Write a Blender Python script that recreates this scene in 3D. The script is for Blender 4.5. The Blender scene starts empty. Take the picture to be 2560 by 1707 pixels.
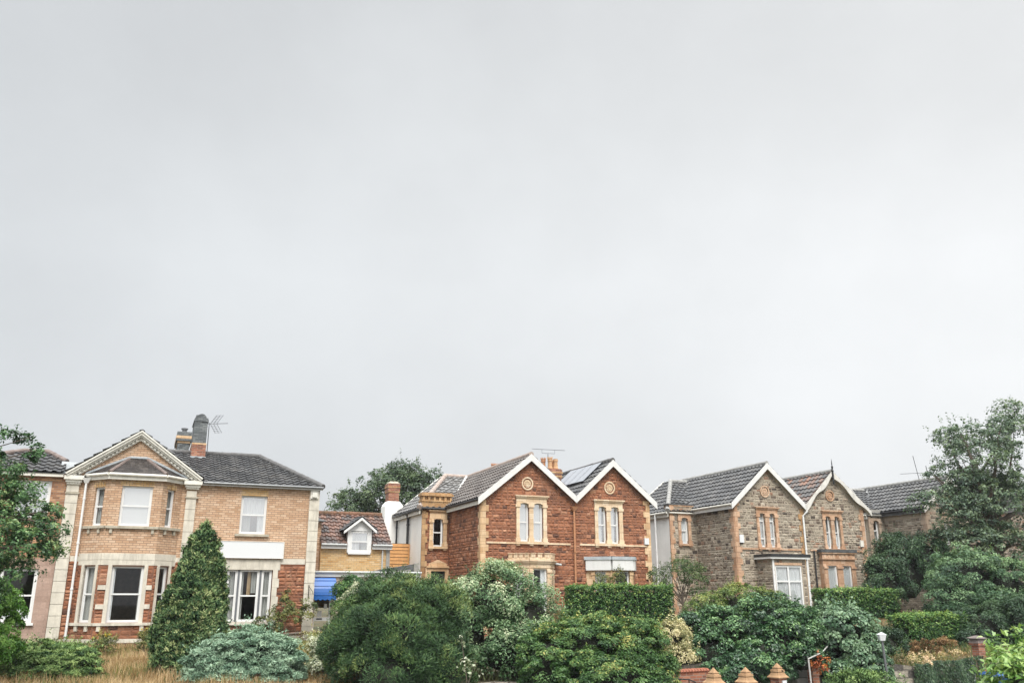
import bpy, bmesh, math, random
import numpy as np
from math import radians, sin, cos, pi, sqrt, atan2
from mathutils import Vector

scn = bpy.context.scene
COL = scn.collection

# ------------------------------------------------------------------ camera
CAM_Z = 3.5
PITCH = math.degrees(math.atan(637 / 2170.0))
cam = bpy.data.cameras.new("camera")
cam.sensor_width = 36.0
cam.lens = 36.0 * 2170 / 2560
cam.clip_start = 0.1
cam.clip_end = 2000
camo = bpy.data.objects.new("camera", cam)
COL.objects.link(camo)
camo.location = (0, 0, CAM_Z)
camo.rotation_euler = (radians(90 + PITCH), 0, 0)
scn.camera = camo

# ------------------------------------------------------------------ exposure, world, sun
scn.view_settings.view_transform = 'Standard'
scn.view_settings.look = 'None'
scn.view_settings.gamma = 1.0
scn.view_settings.exposure = 1.28
SUN_DIR = Vector((0.20, -0.85, 1.10)).normalized()      # towards the sun, behind the camera to the right
SUN_EL = math.asin(SUN_DIR.z)
SUN_AZ = atan2(SUN_DIR.x, SUN_DIR.y)

world = bpy.data.worlds.new("World")
scn.world = world
world.use_nodes = True
wn, wl = world.node_tree.nodes, world.node_tree.links
wn.clear()
w_out = wn.new('ShaderNodeOutputWorld')
w_bg = wn.new('ShaderNodeBackground')
w_bg.inputs['Strength'].default_value = 0.1
w_sky = wn.new('ShaderNodeTexSky')
w_sky.sky_type = 'NISHITA'
w_sky.sun_disc = False
w_sky.sun_elevation = SUN_EL
w_sky.sun_rotation = SUN_AZ
w_tc = wn.new('ShaderNodeTexCoord')
w_sep = wn.new('ShaderNodeSeparateXYZ')
wl.new(w_tc.outputs['Generated'], w_sep.inputs[0])
# overcast layer: brightness by elevation, by bearing, and soft cloud patches
def wmath(op, a, b=None):
    n = wn.new('ShaderNodeMath'); n.operation = op
    for i, v in enumerate((a, b)):
        if v is None: continue
        if isinstance(v, (int, float)): n.inputs[i].default_value = v
        else: wl.new(v, n.inputs[i])
    return n.outputs[0]
w_elev = wn.new('ShaderNodeValToRGB')
er = w_elev.color_ramp
er.elements[0].position = 0.0; er.elements[0].color = (0.365, 0.365, 0.365, 1)
er.elements[1].position = 1.0; er.elements[1].color = (1.9, 1.9, 1.9, 1)
for p_, v_ in ((0.08, .375), (0.20, .395), (0.34, .41), (0.50, .37), (0.64, .345), (0.80, 1.25)):
    e = er.elements.new(p_); e.color = (v_, v_, v_, 1)
wl.new(wmath('MAXIMUM', w_sep.outputs['Z'], 0.0), w_elev.inputs[0])
w_map = wn.new('ShaderNodeMapping'); w_map.inputs['Scale'].default_value = (1.7, 1.7, 2.1)
wl.new(w_tc.outputs['Generated'], w_map.inputs[0])
w_noise = wn.new('ShaderNodeTexNoise')
w_noise.inputs['Scale'].default_value = 1.3
w_noise.inputs['Detail'].default_value = 7
w_noise.inputs['Roughness'].default_value = 0.55
wl.new(w_map.outputs[0], w_noise.inputs['Vector'])
w_lr = wmath('ADD', 1.0, wmath('MULTIPLY', wmath('MULTIPLY', w_sep.outputs['X'], wmath('MAXIMUM', w_sep.outputs['Y'], 0.0)), 0.25))
w_cl = wmath('ADD', 0.80, wmath('MULTIPLY', w_noise.outputs['Fac'], 0.38))
w_back = wmath('ADD', 1.0, wmath('MULTIPLY', wmath('MAXIMUM', wmath('MULTIPLY', w_sep.outputs['Y'], -1.0), 0.0), 0.8))
w_val = wmath('MULTIPLY', wmath('MULTIPLY', w_elev.outputs['Color'], w_lr), wmath('MULTIPLY', w_cl, w_back))
w_tint = wn.new('ShaderNodeMix'); w_tint.data_type = 'RGBA'
w_tint.inputs['A'].default_value = (0.945, 0.982, 1.012, 1)
w_tint.inputs['B'].default_value = (0.985, 1.0, 1.01, 1)
wl.new(wmath('MULTIPLY_ADD', w_sep.outputs['X'], 0.9), w_tint.inputs['Factor'])
w_tint.inputs['Factor'].links[0].from_node.inputs[2].default_value = 0.5
w_sc = wn.new('ShaderNodeVectorMath'); w_sc.operation = 'SCALE'
wl.new(w_tint.outputs['Result'], w_sc.inputs[0])
wl.new(wmath('MULTIPLY', w_val, 8.75), w_sc.inputs['Scale'])
w_mix = wn.new('ShaderNodeMix'); w_mix.data_type = 'RGBA'
w_mix.inputs['Factor'].default_value = 0.985
wl.new(w_sky.outputs[0], w_mix.inputs['A'])
wl.new(w_sc.outputs[0], w_mix.inputs['B'])
wl.new(w_mix.outputs['Result'], w_bg.inputs['Color'])
wl.new(w_bg.outputs[0], w_out.inputs[0])

sun = bpy.data.lights.new("sun", 'SUN')
sun.energy = 1.5
sun.angle = radians(28)
sun.color = (1.0, 0.965, 0.90)
suno = bpy.data.objects.new("sun", sun)
COL.objects.link(suno)
suno.location = (30, -30, 60)
suno.rotation_euler = (-SUN_DIR).to_track_quat('-Z', 'Y').to_euler()

# ------------------------------------------------------------------ materials
def new_mat(name):
    m = bpy.data.materials.new(name); m.use_nodes = True
    nt = m.node_tree; nt.nodes.clear()
    out = nt.nodes.new('ShaderNodeOutputMaterial')
    b = nt.nodes.new('ShaderNodeBsdfPrincipled')
    nt.links.new(b.outputs[0], out.inputs[0])
    return m, nt, b, out

class NT:
    def __init__(s, nt): s.nt = nt
    def n(s, typ, **kw):
        n = s.nt.nodes.new(typ)
        for k, v in kw.items(): setattr(n, k, v)
        return n
    def l(s, a, b): s.nt.links.new(a, b)
    def math(s, op, a, b=None, c=None):
        n = s.n('ShaderNodeMath', operation=op)
        for i, v in enumerate((a, b, c)):
            if v is None: continue
            if isinstance(v, (int, float)): n.inputs[i].default_value = v
            else: s.l(v, n.inputs[i])
        return n.outputs[0]
    def noise(s, vec, scale, detail=4, rough=.55, out='Fac'):
        n = s.n('ShaderNodeTexNoise')
        n.inputs['Scale'].default_value = scale; n.inputs['Detail'].default_value = detail
        n.inputs['Roughness'].default_value = rough
        if vec is not None: s.l(vec, n.inputs['Vector'])
        return n.outputs[out]
    def ramp(s, fac, stops, interp='LINEAR'):
        n = s.n('ShaderNodeValToRGB'); r = n.color_ramp; r.interpolation = interp
        while len(r.elements) < len(stops): r.elements.new(0.5)
        for e, (p, c) in zip(r.elements, stops):
            e.position = p; e.color = (*c, 1) if len(c) == 3 else c
        s.l(fac, n.inputs[0]); return n.outputs[0]
    def mix(s, fac, a, b, blend='MIX'):
        n = s.n('ShaderNodeMix', data_type='RGBA', blend_type=blend)
        for k, v in (('Factor', fac), ('A', a), ('B', b)):
            i = n.inputs[k]
            if isinstance(v, (int, float)): i.default_value = v
            elif isinstance(v, tuple): i.default_value = (*v, 1) if len(v) == 3 else v
            else: s.l(v, i)
        return n.outputs['Result']
    def bump(s, h, strength, dist, b):
        n = s.n('ShaderNodeBump'); n.inputs['Strength'].default_value = strength; n.inputs['Distance'].default_value = dist
        s.l(h, n.inputs['Height']); s.l(n.outputs[0], b.inputs['Normal'])

def masonry(name, bw, bh, mortar, palette, mortar_col, bump=.6, warp=.0, dirt=.35, dirt_scale=.7, rock=.0, rough=.85, offset=.5, bdist=.02):
    m, nt, b, _ = new_mat(name); g = NT(nt)
    tc = g.n('ShaderNodeTexCoord'); uv = tc.outputs['UV']
    vec = uv
    if warp:
        nz = g.noise(uv, 2.6, 3, out='Color')
        sub = g.n('ShaderNodeVectorMath', operation='SUBTRACT'); g.l(nz, sub.inputs[0]); sub.inputs[1].default_value = (.5, .5, .5)
        sc = g.n('ShaderNodeVectorMath', operation='SCALE'); g.l(sub.outputs[0], sc.inputs[0]); sc.inputs['Scale'].default_value = warp
        ad = g.n('ShaderNodeVectorMath', operation='ADD'); g.l(uv, ad.inputs[0]); g.l(sc.outputs[0], ad.inputs[1]); vec = ad.outputs[0]
    br = g.n('ShaderNodeTexBrick'); br.offset = offset
    br.inputs['Color1'].default_value = (0, 0, 0, 1); br.inputs['Color2'].default_value = (1, 1, 1, 1)
    br.inputs['Mortar'].default_value = (.5, .5, .5, 1)
    br.inputs['Scale'].default_value = 1; br.inputs['Brick Width'].default_value = bw; br.inputs['Row Height'].default_value = bh
    br.inputs['Mortar Size'].default_value = mortar; br.inputs['Mortar Smooth'].default_value = .15; br.inputs['Bias'].default_value = 0
    g.l(vec, br.inputs['Vector'])
    col = g.ramp(br.outputs['Color'], palette)
    fine = g.noise(uv, 14, 5, .65)
    col = g.mix(.5, col, g.ramp(fine, [(.25, (.35, .35, .35)), (.75, (1, 1, 1))]), 'MULTIPLY') if rock else g.mix(.25, col, g.ramp(fine, [(.3, (.5, .5, .5)), (.7, (1, 1, 1))]), 'MULTIPLY')
    col = g.mix(g.math('MULTIPLY', br.outputs['Fac'], 1.0), col, mortar_col)
    big = g.noise(uv, dirt_scale, 6, .6)
    st = g.n('ShaderNodeMapping'); st.inputs['Scale'].default_value = (2.2, .25, 1); g.l(uv, st.inputs[0])
    streak = g.noise(st.outputs[0], 1.3, 4, .6)
    d = g.math('MULTIPLY', g.ramp(g.math('ADD', g.math('MULTIPLY', big, .6), g.math('MULTIPLY', streak, .4)), [(.44, (0, 0, 0)), (.72, (1, 1, 1))]), dirt)
    col = g.mix(d, col, (.055, .045, .038))
    g.l(col, b.inputs['Base Color']); b.inputs['Roughness'].default_value = rough
    h = g.math('MULTIPLY', g.math('SUBTRACT', 1.0, br.outputs['Fac']), 1.0)
    if rock: h = g.math('ADD', h, g.math('MULTIPLY', g.noise(uv, 6.5, 5, .6), rock))
    h = g.math('ADD', h, g.math('MULTIPLY', fine, .25))
    g.bump(h, bump, bdist, b)
    return m

def block_mat(name, palette, rough=.85, dirt=.25):
    m, nt, b, _ = new_mat(name); g = NT(nt)
    o = g.n('ShaderNodeTexCoord').outputs['Object']
    at = g.n('ShaderNodeAttribute'); at.attribute_name = 'tint'
    c = g.ramp(at.outputs['Fac'], palette)
    nz = g.noise(o, 7, 6, .7)
    c = g.mix(.45, c, g.ramp(nz, [(.3, (.45, .45, .45)), (.7, (1, 1, 1))]), 'MULTIPLY')
    mp = g.n('ShaderNodeMapping'); mp.inputs['Scale'].default_value = (1, 1, .45); g.l(o, mp.inputs[0])
    c = g.mix(g.math('MULTIPLY', g.ramp(g.noise(mp.outputs[0], .9, 6, .6), [(.47, (0, 0, 0)), (.72, (1, 1, 1))]), dirt), c, (.05, .04, .033))
    g.l(c, b.inputs['Base Color']); b.inputs['Roughness'].default_value = rough
    g.bump(g.noise(o, 16, 5, .65), .7, .03, b)
    return m

def plain(name, col, rough=.6, var=.2, vscale=3.0, dirt=0.0, dirtcol=(.05, .045, .04), metallic=0.0, bump=0.0, spec=.5, streaks=True):
    m, nt, b, _ = new_mat(name); g = NT(nt)
    tc = g.n('ShaderNodeTexCoord'); o = tc.outputs['Object']
    nz = g.noise(o, vscale, 5, .6)
    lo = tuple(c * (1 - var) for c in col); hi = tuple(min(1, c * (1 + var * .6)) for c in col)
    c = g.ramp(nz, [(.3, lo), (.7, hi)])
    if dirt:
        mp = g.n('ShaderNodeMapping'); mp.inputs['Scale'].default_value = (3, 3, .5) if streaks else (1, 1, 1); g.l(o, mp.inputs[0])
        f = g.math('MULTIPLY', g.ramp(g.noise(mp.outputs[0], 2.0, 6, .65), [(.48, (0, 0, 0)), (.75, (1, 1, 1))]), dirt)
        c = g.mix(f, c, dirtcol)
    g.l(c, b.inputs['Base Color'])
    b.inputs['Roughness'].default_value = rough; b.inputs['Metallic'].default_value = metallic
    b.inputs['Specular IOR Level'].default_value = spec
    if bump: g.bump(g.noise(o, vscale * 8, 4, .6), bump, .01, b)
    return m

def tile_mat(name, palette, tw, th, moss=.25, mosscol=(.14, .13, .115)):
    m, nt, b, _ = new_mat(name); g = NT(nt)
    uv = g.n('ShaderNodeTexCoord').outputs['UV']
    br = g.n('ShaderNodeTexBrick'); br.offset = 0
    br.inputs['Color1'].default_value = (0, 0, 0, 1); br.inputs['Color2'].default_value = (1, 1, 1, 1)
    br.inputs['Scale'].default_value = 1; br.inputs['Brick Width'].default_value = tw; br.inputs['Row Height'].default_value = th
    br.inputs['Mortar Size'].default_value = 0; br.inputs['Bias'].default_value = 0
    g.l(uv, br.inputs['Vector'])
    c = g.ramp(br.outputs['Color'], palette)
    c = g.mix(.3, c, g.ramp(g.noise(uv, 9, 5, .7), [(.3, (.45, .45, .45)), (.7, (1, 1, 1))]), 'MULTIPLY')
    f = g.math('MULTIPLY', g.ramp(g.noise(uv, 1.1, 6, .65), [(.48, (0, 0, 0)), (.7, (1, 1, 1))]), moss)
    c = g.mix(f, c, mosscol)
    g.l(c, b.inputs['Base Color']); b.inputs['Roughness'].default_value = .5
    return m

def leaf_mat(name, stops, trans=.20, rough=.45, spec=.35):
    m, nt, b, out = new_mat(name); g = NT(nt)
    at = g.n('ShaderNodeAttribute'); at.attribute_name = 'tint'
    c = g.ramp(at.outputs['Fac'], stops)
    g.l(c, b.inputs['Base Color']); b.inputs['Roughness'].default_value = rough; b.inputs['Specular IOR Level'].default_value = spec
    t = g.n('ShaderNodeBsdfTranslucent')
    g.l(g.mix(1.0, c, (1.15, 1.15, .7), 'MULTIPLY'), t.inputs['Color'])
    mx = g.n('ShaderNodeMixShader'); mx.inputs[0].default_value = trans
    g.l(b.outputs[0], mx.inputs[1]); g.l(t.outputs[0], mx.inputs[2]); g.l(mx.outputs[0], out.inputs[0])
    return m

def glass_mat(name, tint=(.94, .96, .97), refl=.10):
    m, nt, b, out = new_mat(name); g = NT(nt)
    nt.nodes.remove(b)
    tr = g.n('ShaderNodeBsdfTransparent'); tr.inputs[0].default_value = (*tint, 1)
    gl = g.n('ShaderNodeBsdfGlossy'); gl.inputs['Roughness'].default_value = .03
    lw = g.n('ShaderNodeLayerWeight'); lw.inputs['Blend'].default_value = .5
    uv = g.n('ShaderNodeTexCoord').outputs['Object']
    bp = g.n('ShaderNodeBump'); bp.inputs['Strength'].default_value = .015; bp.inputs['Distance'].default_value = .02
    g.l(g.noise(uv, 1.5, 2), bp.inputs['Height']); g.l(bp.outputs[0], gl.inputs['Normal'])
    mx = g.n('ShaderNodeMixShader'); g.l(g.math('ADD', g.math('MULTIPLY', g.math('POWER', lw.outputs['Facing'], 4.0), .7), refl + .04), mx.inputs[0])
    g.l(tr.outputs[0], mx.inputs[1]); g.l(gl.outputs[0], mx.inputs[2]); g.l(mx.outputs[0], out.inputs[0])
    return m

M = {}
M['ybrick'] = masonry('yellow_brick', .25, .09, .010, [(0, (.43, .26, .15)), (.2, (.53, .335, .21)), (.7, (.585, .395, .26)), (1, (.63, .455, .32))], (.24, .16, .105), .5, dirt=.24)
M['ybrick_pale'] = masonry('pale_yellow_brick', .25, .09, .009, [(0, (.46, .25, .08)), (.2, (.58, .36, .15)), (.75, (.64, .44, .22)), (1, (.66, .48, .28))], (.36, .27, .17), .5, dirt=.10)
M['obrick'] = masonry('orange_brick', .24, .085, .008, [(0, (.20, .09, .045)), (.5, (.40, .20, .10)), (1, (.50, .29, .16))], (.25, .19, .15), .5, dirt=.45)
M['redstone'] = masonry('red_stone', .27, .135, .011, [(0, (.20, .072, .036)), (.12, (.36, .125, .058)), (.5, (.46, .165, .076)), (.8, (.52, .205, .10)), (1, (.56, .26, .14))], (.17, .075, .045), 1.0, warp=.085, dirt=.30, dirt_scale=.9, rock=2.6, bdist=.07)
M['redstone_wet'] = masonry('rough_red_stone', .36, .18, .012, [(0, (.16, .058, .03)), (.3, (.36, .112, .048)), (.7, (.46, .15, .064)), (1, (.52, .21, .10))], (.14, .065, .04), 1.0, warp=.08, dirt=.55, dirt_scale=1.1, rock=2.4, bdist=.07)
M['greystone'] = masonry('brown_rubble_stone', .27, .135, .015, [(0, (.10, .066, .048)), (.14, (.20, .125, .08)), (.3, (.31, .235, .165)), (.6, (.39, .305, .22)), (.82, (.43, .34, .245)), (.92, (.36, .18, .10)), (1, (.50, .41, .31))], (.42, .34, .26), 1.0, warp=.10, dirt=.16, dirt_scale=.8, rock=1.6, bdist=.045)
M['farstone'] = masonry('grey_rubble_stone', .34, .19, .016, [(0, (.07, .06, .05)), (.25, (.15, .115, .085)), (.6, (.25, .20, .15)), (.9, (.20, .12, .08)), (1, (.34, .28, .22))], (.38, .33, .27), .9, warp=.11, dirt=.2, rock=1.0, bdist=.03)
M['pinkblock'] = masonry('painted_block', .46, .22, .006, [(0, (.36, .245, .19)), (.5, (.42, .29, .23)), (1, (.47, .33, .265))], (.33, .23, .18), .5, dirt=.3, rock=.3)
M['wallstone'] = masonry('old_wall_stone', .42, .24, .02, [(0, (.05, .045, .04)), (.3, (.14, .12, .10)), (.65, (.26, .23, .18)), (1, (.40, .36, .29))], (.10, .09, .075), 1.0, warp=.16, dirt=.5, rock=1.4, bdist=.05)
M['redbrick'] = masonry('red_brick', .23, .08, .009, [(0, (.16, .06, .035)), (.5, (.32, .11, .06)), (1, (.42, .19, .11))], (.26, .20, .16), .6, dirt=.35)
M['greybrick'] = masonry('grey_brick', .23, .08, .008, [(0, (.085, .095, .10)), (.5, (.135, .15, .155)), (1, (.20, .215, .215))], (.075, .08, .08), .6, dirt=.3)
M['blk_red'] = block_mat('red_rock_faced_stone', [(0, (.11, .047, .029)), (.15, (.21, .083, .043)), (.5, (.305, .118, .056)), (.8, (.36, .15, .076)), (1, (.43, .215, .125))], dirt=.42)
M['blk_brown'] = block_mat('brown_squared_rubble', [(0, (.075, .058, .046)), (.14, (.15, .11, .08)), (.3, (.24, .20, .155)), (.58, (.335, .285, .22)), (.82, (.40, .345, .27)), (.90, (.27, .14, .085)), (1, (.48, .42, .335))], dirt=.28)
M['bed_red'] = plain('red_lime_mortar', (.21, .105, .068), .95, .2, 6)
M['bed_grey'] = plain('grey_lime_mortar', (.40, .335, .26), .95, .2, 6)
M['render_pink'] = plain('pink_render', (.58, .46, .38), .9, .1, 2, .25, bump=.3)
M['render_white'] = plain('white_render', (.82, .815, .785), .9, .06, 1.2, .12, (.35, .33, .28), bump=.3)
M['cream'] = plain('cream_stone', (.57, .53, .45), .85, .18, 2.4, .45, (.16, .135, .10), bump=.4)
M['greystonetrim'] = plain('weathered_stone', (.42, .38, .30), .9, .25, 3.5, .5, (.10, .09, .07), bump=.4)
M['corn'] = plain('painted_cornice', (.66, .64, .58), .75, .12, 3, .25, (.25, .23, .19))
M['terra'] = masonry('buff_terracotta', .34, .27, .005, [(0, (.54, .34, .18)), (.5, (.63, .43, .25)), (1, (.70, .51, .32))], (.32, .19, .11), .4, dirt=.32, dirt_scale=1.2)
M['terra_pale'] = masonry('pale_terracotta', .34, .27, .005, [(0, (.60, .43, .27)), (.5, (.69, .53, .36)), (1, (.73, .59, .43))], (.36, .24, .15), .4, dirt=.25, dirt_scale=1.2)
M['terra_or'] = masonry('orange_terracotta', .3, .26, .006, [(0, (.42, .24, .14)), (.5, (.53, .335, .215)), (1, (.60, .42, .29))], (.26, .14, .08), .4, dirt=.32, dirt_scale=1.2)
M['terra_far'] = masonry('weathered_terracotta', .3, .26, .006, [(0, (.30, .21, .15)), (.5, (.40, .30, .22)), (1, (.46, .36, .27))], (.22, .17, .13), .4, dirt=.35)
M['terra_dull'] = masonry('dull_terracotta', .3, .26, .006, [(0, (.36, .20, .085)), (.5, (.47, .28, .13)), (1, (.54, .35, .18))], (.22, .14, .08), .4, dirt=.5, dirt_scale=1.5)
M['white'] = plain('white_paint', (.67, .67, .66), .45, .04, 2, .06, (.4, .38, .34))
M['barge'] = plain('white_board', (.62, .615, .60), .6, .07, 2.5, .28, (.40, .38, .33))
M['bargeworn'] = plain('worn_white_board', (.60, .58, .54), .7, .15, 4, .4, (.22, .20, .17))
M['soffit'] = plain('soffit_board', (.52, .47, .38), .8, .1, 2)
M['gutter_grey'] = plain('grey_gutter', (.42, .43, .42), .5, .1, 2)
M['black'] = plain('black_gutter', (.022, .022, .024), .5, .2, 3)
M['lead'] = plain('lead_flashing', (.36, .39, .41), .45, .2, 5, .3, (.16, .17, .18))
M['felt'] = plain('roof_felt', (.075, .078, .08), .85, .3, 4, .3, (.2, .2, .19), streaks=False)
M['tile_dark'] = tile_mat('charcoal_tiles', [(0, (.034, .034, .036)), (.5, (.056, .056, .058)), (1, (.092, .090, .090))], .32, .38, .45)
M['tile_brown'] = tile_mat('brown_tiles', [(0, (.066, .052, .045)), (.5, (.098, .080, .070)), (1, (.14, .118, .104))], .32, .38, .30, (.20, .19, .17))
M['tile_pale'] = tile_mat('weathered_tiles', [(0, (.085, .08, .075)), (.5, (.155, .15, .145)), (1, (.23, .225, .22))], .32, .38, .5, (.26, .25, .23))
M['tile_red'] = tile_mat('red_brown_tiles', [(0, (.06, .056, .056)), (.3, (.105, .066, .052)), (.65, (.155, .082, .060)), (1, (.22, .125, .09))], .26, .32, .25, (.13, .12, .11))
M['tile_patch'] = tile_mat('patchy_tiles', [(0, (.06, .058, .058)), (.45, (.10, .09, .085)), (.75, (.15, .085, .06)), (1, (.22, .11, .07))], .32, .38, .3)
M['tile_plain'] = tile_mat('plain_small_tiles', [(0, (.030, .026, .025)), (.5, (.048, .041, .038)), (1, (.075, .064, .058))], .17, .11, .3)
M['ridge_brown'] = plain('ridge_tile_brown', (.17, .13, .115), .7, .3, 5, .3)
M['ridge_dark'] = plain('ridge_tile_dark', (.095, .092, .09), .7, .3, 5, .3)
M['ridge_pale'] = plain('ridge_tile_pale', (.36, .29, .25), .75, .2, 4, .25)
M['ridge_grey'] = plain('ridge_tile_grey', (.28, .275, .26), .75, .2, 4, .25)
M['mortar'] = plain('valley_mortar', (.60, .60, .58), .8, .15, 5)
M['mossy'] = plain('mossy_ridge', (.17, .085, .05), .9, .5, 7, .6, (.06, .06, .03), streaks=False)
M['pot'] = plain('chimney_pot_clay', (.42, .20, .10), .75, .2, 6, .35, (.10, .06, .04))
M['potbuff'] = plain('chimney_pot_buff', (.46, .27, .14), .75, .2, 6, .3, (.12, .08, .05))
M['glass'] = glass_mat('window_glass', refl=.0)
M['glass_mid'] = glass_mat('pale_glass', refl=.16)
M['glass_sky'] = glass_mat('bright_glass', tint=(.95, .96, .97), refl=.42)
M['net'] = plain('net_curtain', (.60, .605, .60), .9, .05, 2)
M['curtain'] = plain('grey_curtain', (.30, .30, .28), .9, .15, 3)
M['curtain_tan'] = plain('tan_curtain', (.36, .25, .14), .9, .15, 3)
M['blind'] = plain('roller_blind', (.64, .64, .625), .9, .03, 1)
M['greyframe'] = plain('grey_mullion', (.12, .125, .135), .5, .1, 3)
M['signboard'] = plain('blank_board', (.60, .61, .62), .5, .02, 1)
M['metal'] = plain('grey_metal', (.14, .145, .15), .4, .2, 6, metallic=.4)
M['wire'] = plain('aerial_metal', (.10, .105, .11), .45, .1, 6, metallic=.5)
M['timber'] = plain('new_timber', (.56, .29, .11), .8, .3, 4, .35, (.30, .13, .045), streaks=False)
M['solar'] = plain('solar_glass', (.62, .64, .68), .22, .05, 1.5, metallic=.75, spec=.9)
M['solar_edge'] = plain('solar_frame', (.02, .022, .03), .4, .1, 3)
M['awning'] = plain('blue_canvas', (.018, .105, .36), .22, .12, 2, spec=.8)
M['bluebin'] = plain('blue_plastic', (.015, .07, .24), .4, .1, 3)
M['slab'] = plain('concrete', (.29, .28, .255), .9, .2, 4, .3)
M['bark'] = plain('bark', (.11, .085, .065), .95, .4, 6, bump=.5)
M['core_shade'] = plain('inner_shade', (.014, .016, .009), .95, .4, 9)  # near-black fill for the shade inside shrubs and hedges
M['capstone'] = plain('buff_cap_stone', (.40, .245, .13), .85, .3, 5, .55, (.16, .085, .04), streaks=False)
M['capdark'] = plain('dark_cap_stone', (.16, .13, .12), .8, .3, 5, .3)
M['railpaint'] = plain('weathered_rail_paint', (.40, .39, .37), .7, .2, 5, .3)
M['ink'] = plain('black_paint_and_gap_shade', (.012, .012, .012), .6, .1, 3)
M['redtile'] = plain('red_coping', (.26, .085, .045), .8, .3, 8)

# foliage tints (0 = older leaf and painted inner shade, 1 = fresh leaf and painted light)
L = {}
L['cherry'] = leaf_mat('cherry_leaf', [(0, (.020, .052, .020)), (.5, (.062, .138, .050)), (.85, (.145, .255, .09)), (1, (.26, .34, .14))])
L['privet'] = leaf_mat('bright_hedge_leaf', [(0, (.04, .12, .018)), (.5, (.11, .27, .04)), (1, (.26, .44, .09))])
L['cypress'] = leaf_mat('golden_cypress', [(0, (.014, .036, .016)), (.4, (.05, .105, .042)), (.75, (.16, .235, .09)), (1, (.38, .41, .19))], .15, .7, .2)
L['juniper'] = leaf_mat('blue_juniper', [(0, (.035, .075, .045)), (.45, (.125, .215, .14)), (1, (.36, .48, .34))], .1, .6, .25)
L['lowjuniper'] = leaf_mat('green_juniper', [(0, (.028, .07, .022)), (.5, (.11, .19, .055)), (1, (.32, .42, .15))], .12, .6, .25)
L['pine'] = leaf_mat('dark_bush_leaf', [(0, (.014, .036, .014)), (.5, (.042, .09, .032)), (.8, (.09, .16, .05)), (1, (.17, .22, .07))], .12, .6, .25)
L['cream'] = leaf_mat('cream_shrub_leaf', [(0, (.028, .075, .026)), (.4, (.085, .165, .07)), (.75, (.26, .36, .19)), (1, (.52, .55, .36))], .2)
L['mixed'] = leaf_mat('yellow_green_leaf', [(0, (.020, .060, .018)), (.45, (.070, .150, .042)), (.78, (.17, .26, .075)), (1, (.46, .42, .13))], .22)
L['varieg'] = leaf_mat('variegated_leaf', [(0, (.16, .18, .07)), (.4, (.42, .40, .20)), (1, (.66, .58, .36))], .2)
L['laurel'] = leaf_mat('dark_glossy_leaf', [(0, (.010, .034, .014)), (.45, (.032, .088, .032)), (.8, (.10, .20, .075)), (1, (.22, .35, .14))], .15, .35, .5)
L['hedge'] = leaf_mat('hedge_leaf', [(0, (.010, .034, .010)), (.45, (.027, .082, .020)), (.78, (.10, .215, .05)), (1, (.30, .40, .11))], .2)
L['ygreen'] = leaf_mat('yellow_hedge_leaf', [(0, (.03, .06, .015)), (.5, (.10, .17, .04)), (1, (.32, .34, .10))], .2)
L['ivy'] = leaf_mat('ivy_leaf', [(0, (.022, .055, .028)), (.5, (.075, .15, .08)), (1, (.20, .30, .17))], .15, .38, .5)
L['bigtree'] = leaf_mat('tree_leaf', [(0, (.040, .068, .050)), (.5, (.105, .160, .105)), (1, (.22, .29, .17))], .3)
L['backtree'] = leaf_mat('back_tree_leaf', [(0, (.028, .052, .030)), (.5, (.065, .11, .055)), (1, (.14, .19, .09))], .25)
L['darktree'] = leaf_mat('dark_tree_leaf', [(0, (.014, .034, .018)), (.5, (.032, .072, .032)), (1, (.075, .13, .05))], .15)
L['shrub'] = leaf_mat('mid_shrub_leaf', [(0, (.020, .052, .026)), (.5, (.066, .138, .064)), (1, (.22, .33, .16))], .22)
L['small'] = leaf_mat('small_tree_leaf', [(0, (.03, .07, .025)), (.5, (.075, .13, .045)), (1, (.19, .24, .08))], .25)
L['wallshrub'] = leaf_mat('wall_shrub_leaf', [(0, (.035, .06, .018)), (.5, (.11, .14, .042)), (.9, (.26, .25, .08)), (1, (.36, .30, .10))], .2)
L['bright'] = leaf_mat('bright_laurel_leaf', [(0, (.03, .085, .016)), (.5, (.12, .25, .045)), (1, (.40, .53, .18))], .25, .3, .5)
L['whiteflower'] = leaf_mat('white_flower_leaf', [(0, (.05, .10, .04)), (.55, (.22, .27, .15)), (1, (.62, .63, .48))], .2)
L['straw'] = leaf_mat('straw', [(0, (.16, .095, .04)), (.5, (.36, .235, .11)), (1, (.66, .50, .31))], .2, .8, .1)
L['weed'] = leaf_mat('weed_leaf', [(0, (.06, .09, .03)), (.5, (.17, .19, .06)), (1, (.42, .36, .12))], .2)
L['yellow'] = leaf_mat('yellow_petal', [(0, (.50, .36, .04)), (1, (.72, .58, .12))], .2)
L['hangivy'] = leaf_mat('hanging_ivy_leaf', [(0, (.012, .028, .014)), (.5, (.034, .075, .034)), (1, (.12, .19, .085))], .12, .4, .4)
L['fern'] = leaf_mat('dead_fern', [(0, (.07, .04, .02)), (.5, (.19, .11, .055)), (1, (.36, .23, .12))], .15, .8, .1)
L['pale'] = leaf_mat('pale_leaf', [(0, (.20, .25, .15)), (1, (.46, .48, .36))], .2)
L['red'] = leaf_mat('red_leaf', [(0, (.10, .03, .012)), (.5, (.34, .075, .025)), (1, (.52, .20, .06))], .2)
L['peach'] = leaf_mat('peach_flower', [(0, (.12, .15, .04)), (.4, (.36, .28, .11)), (1, (.72, .54, .36))], .2)

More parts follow.
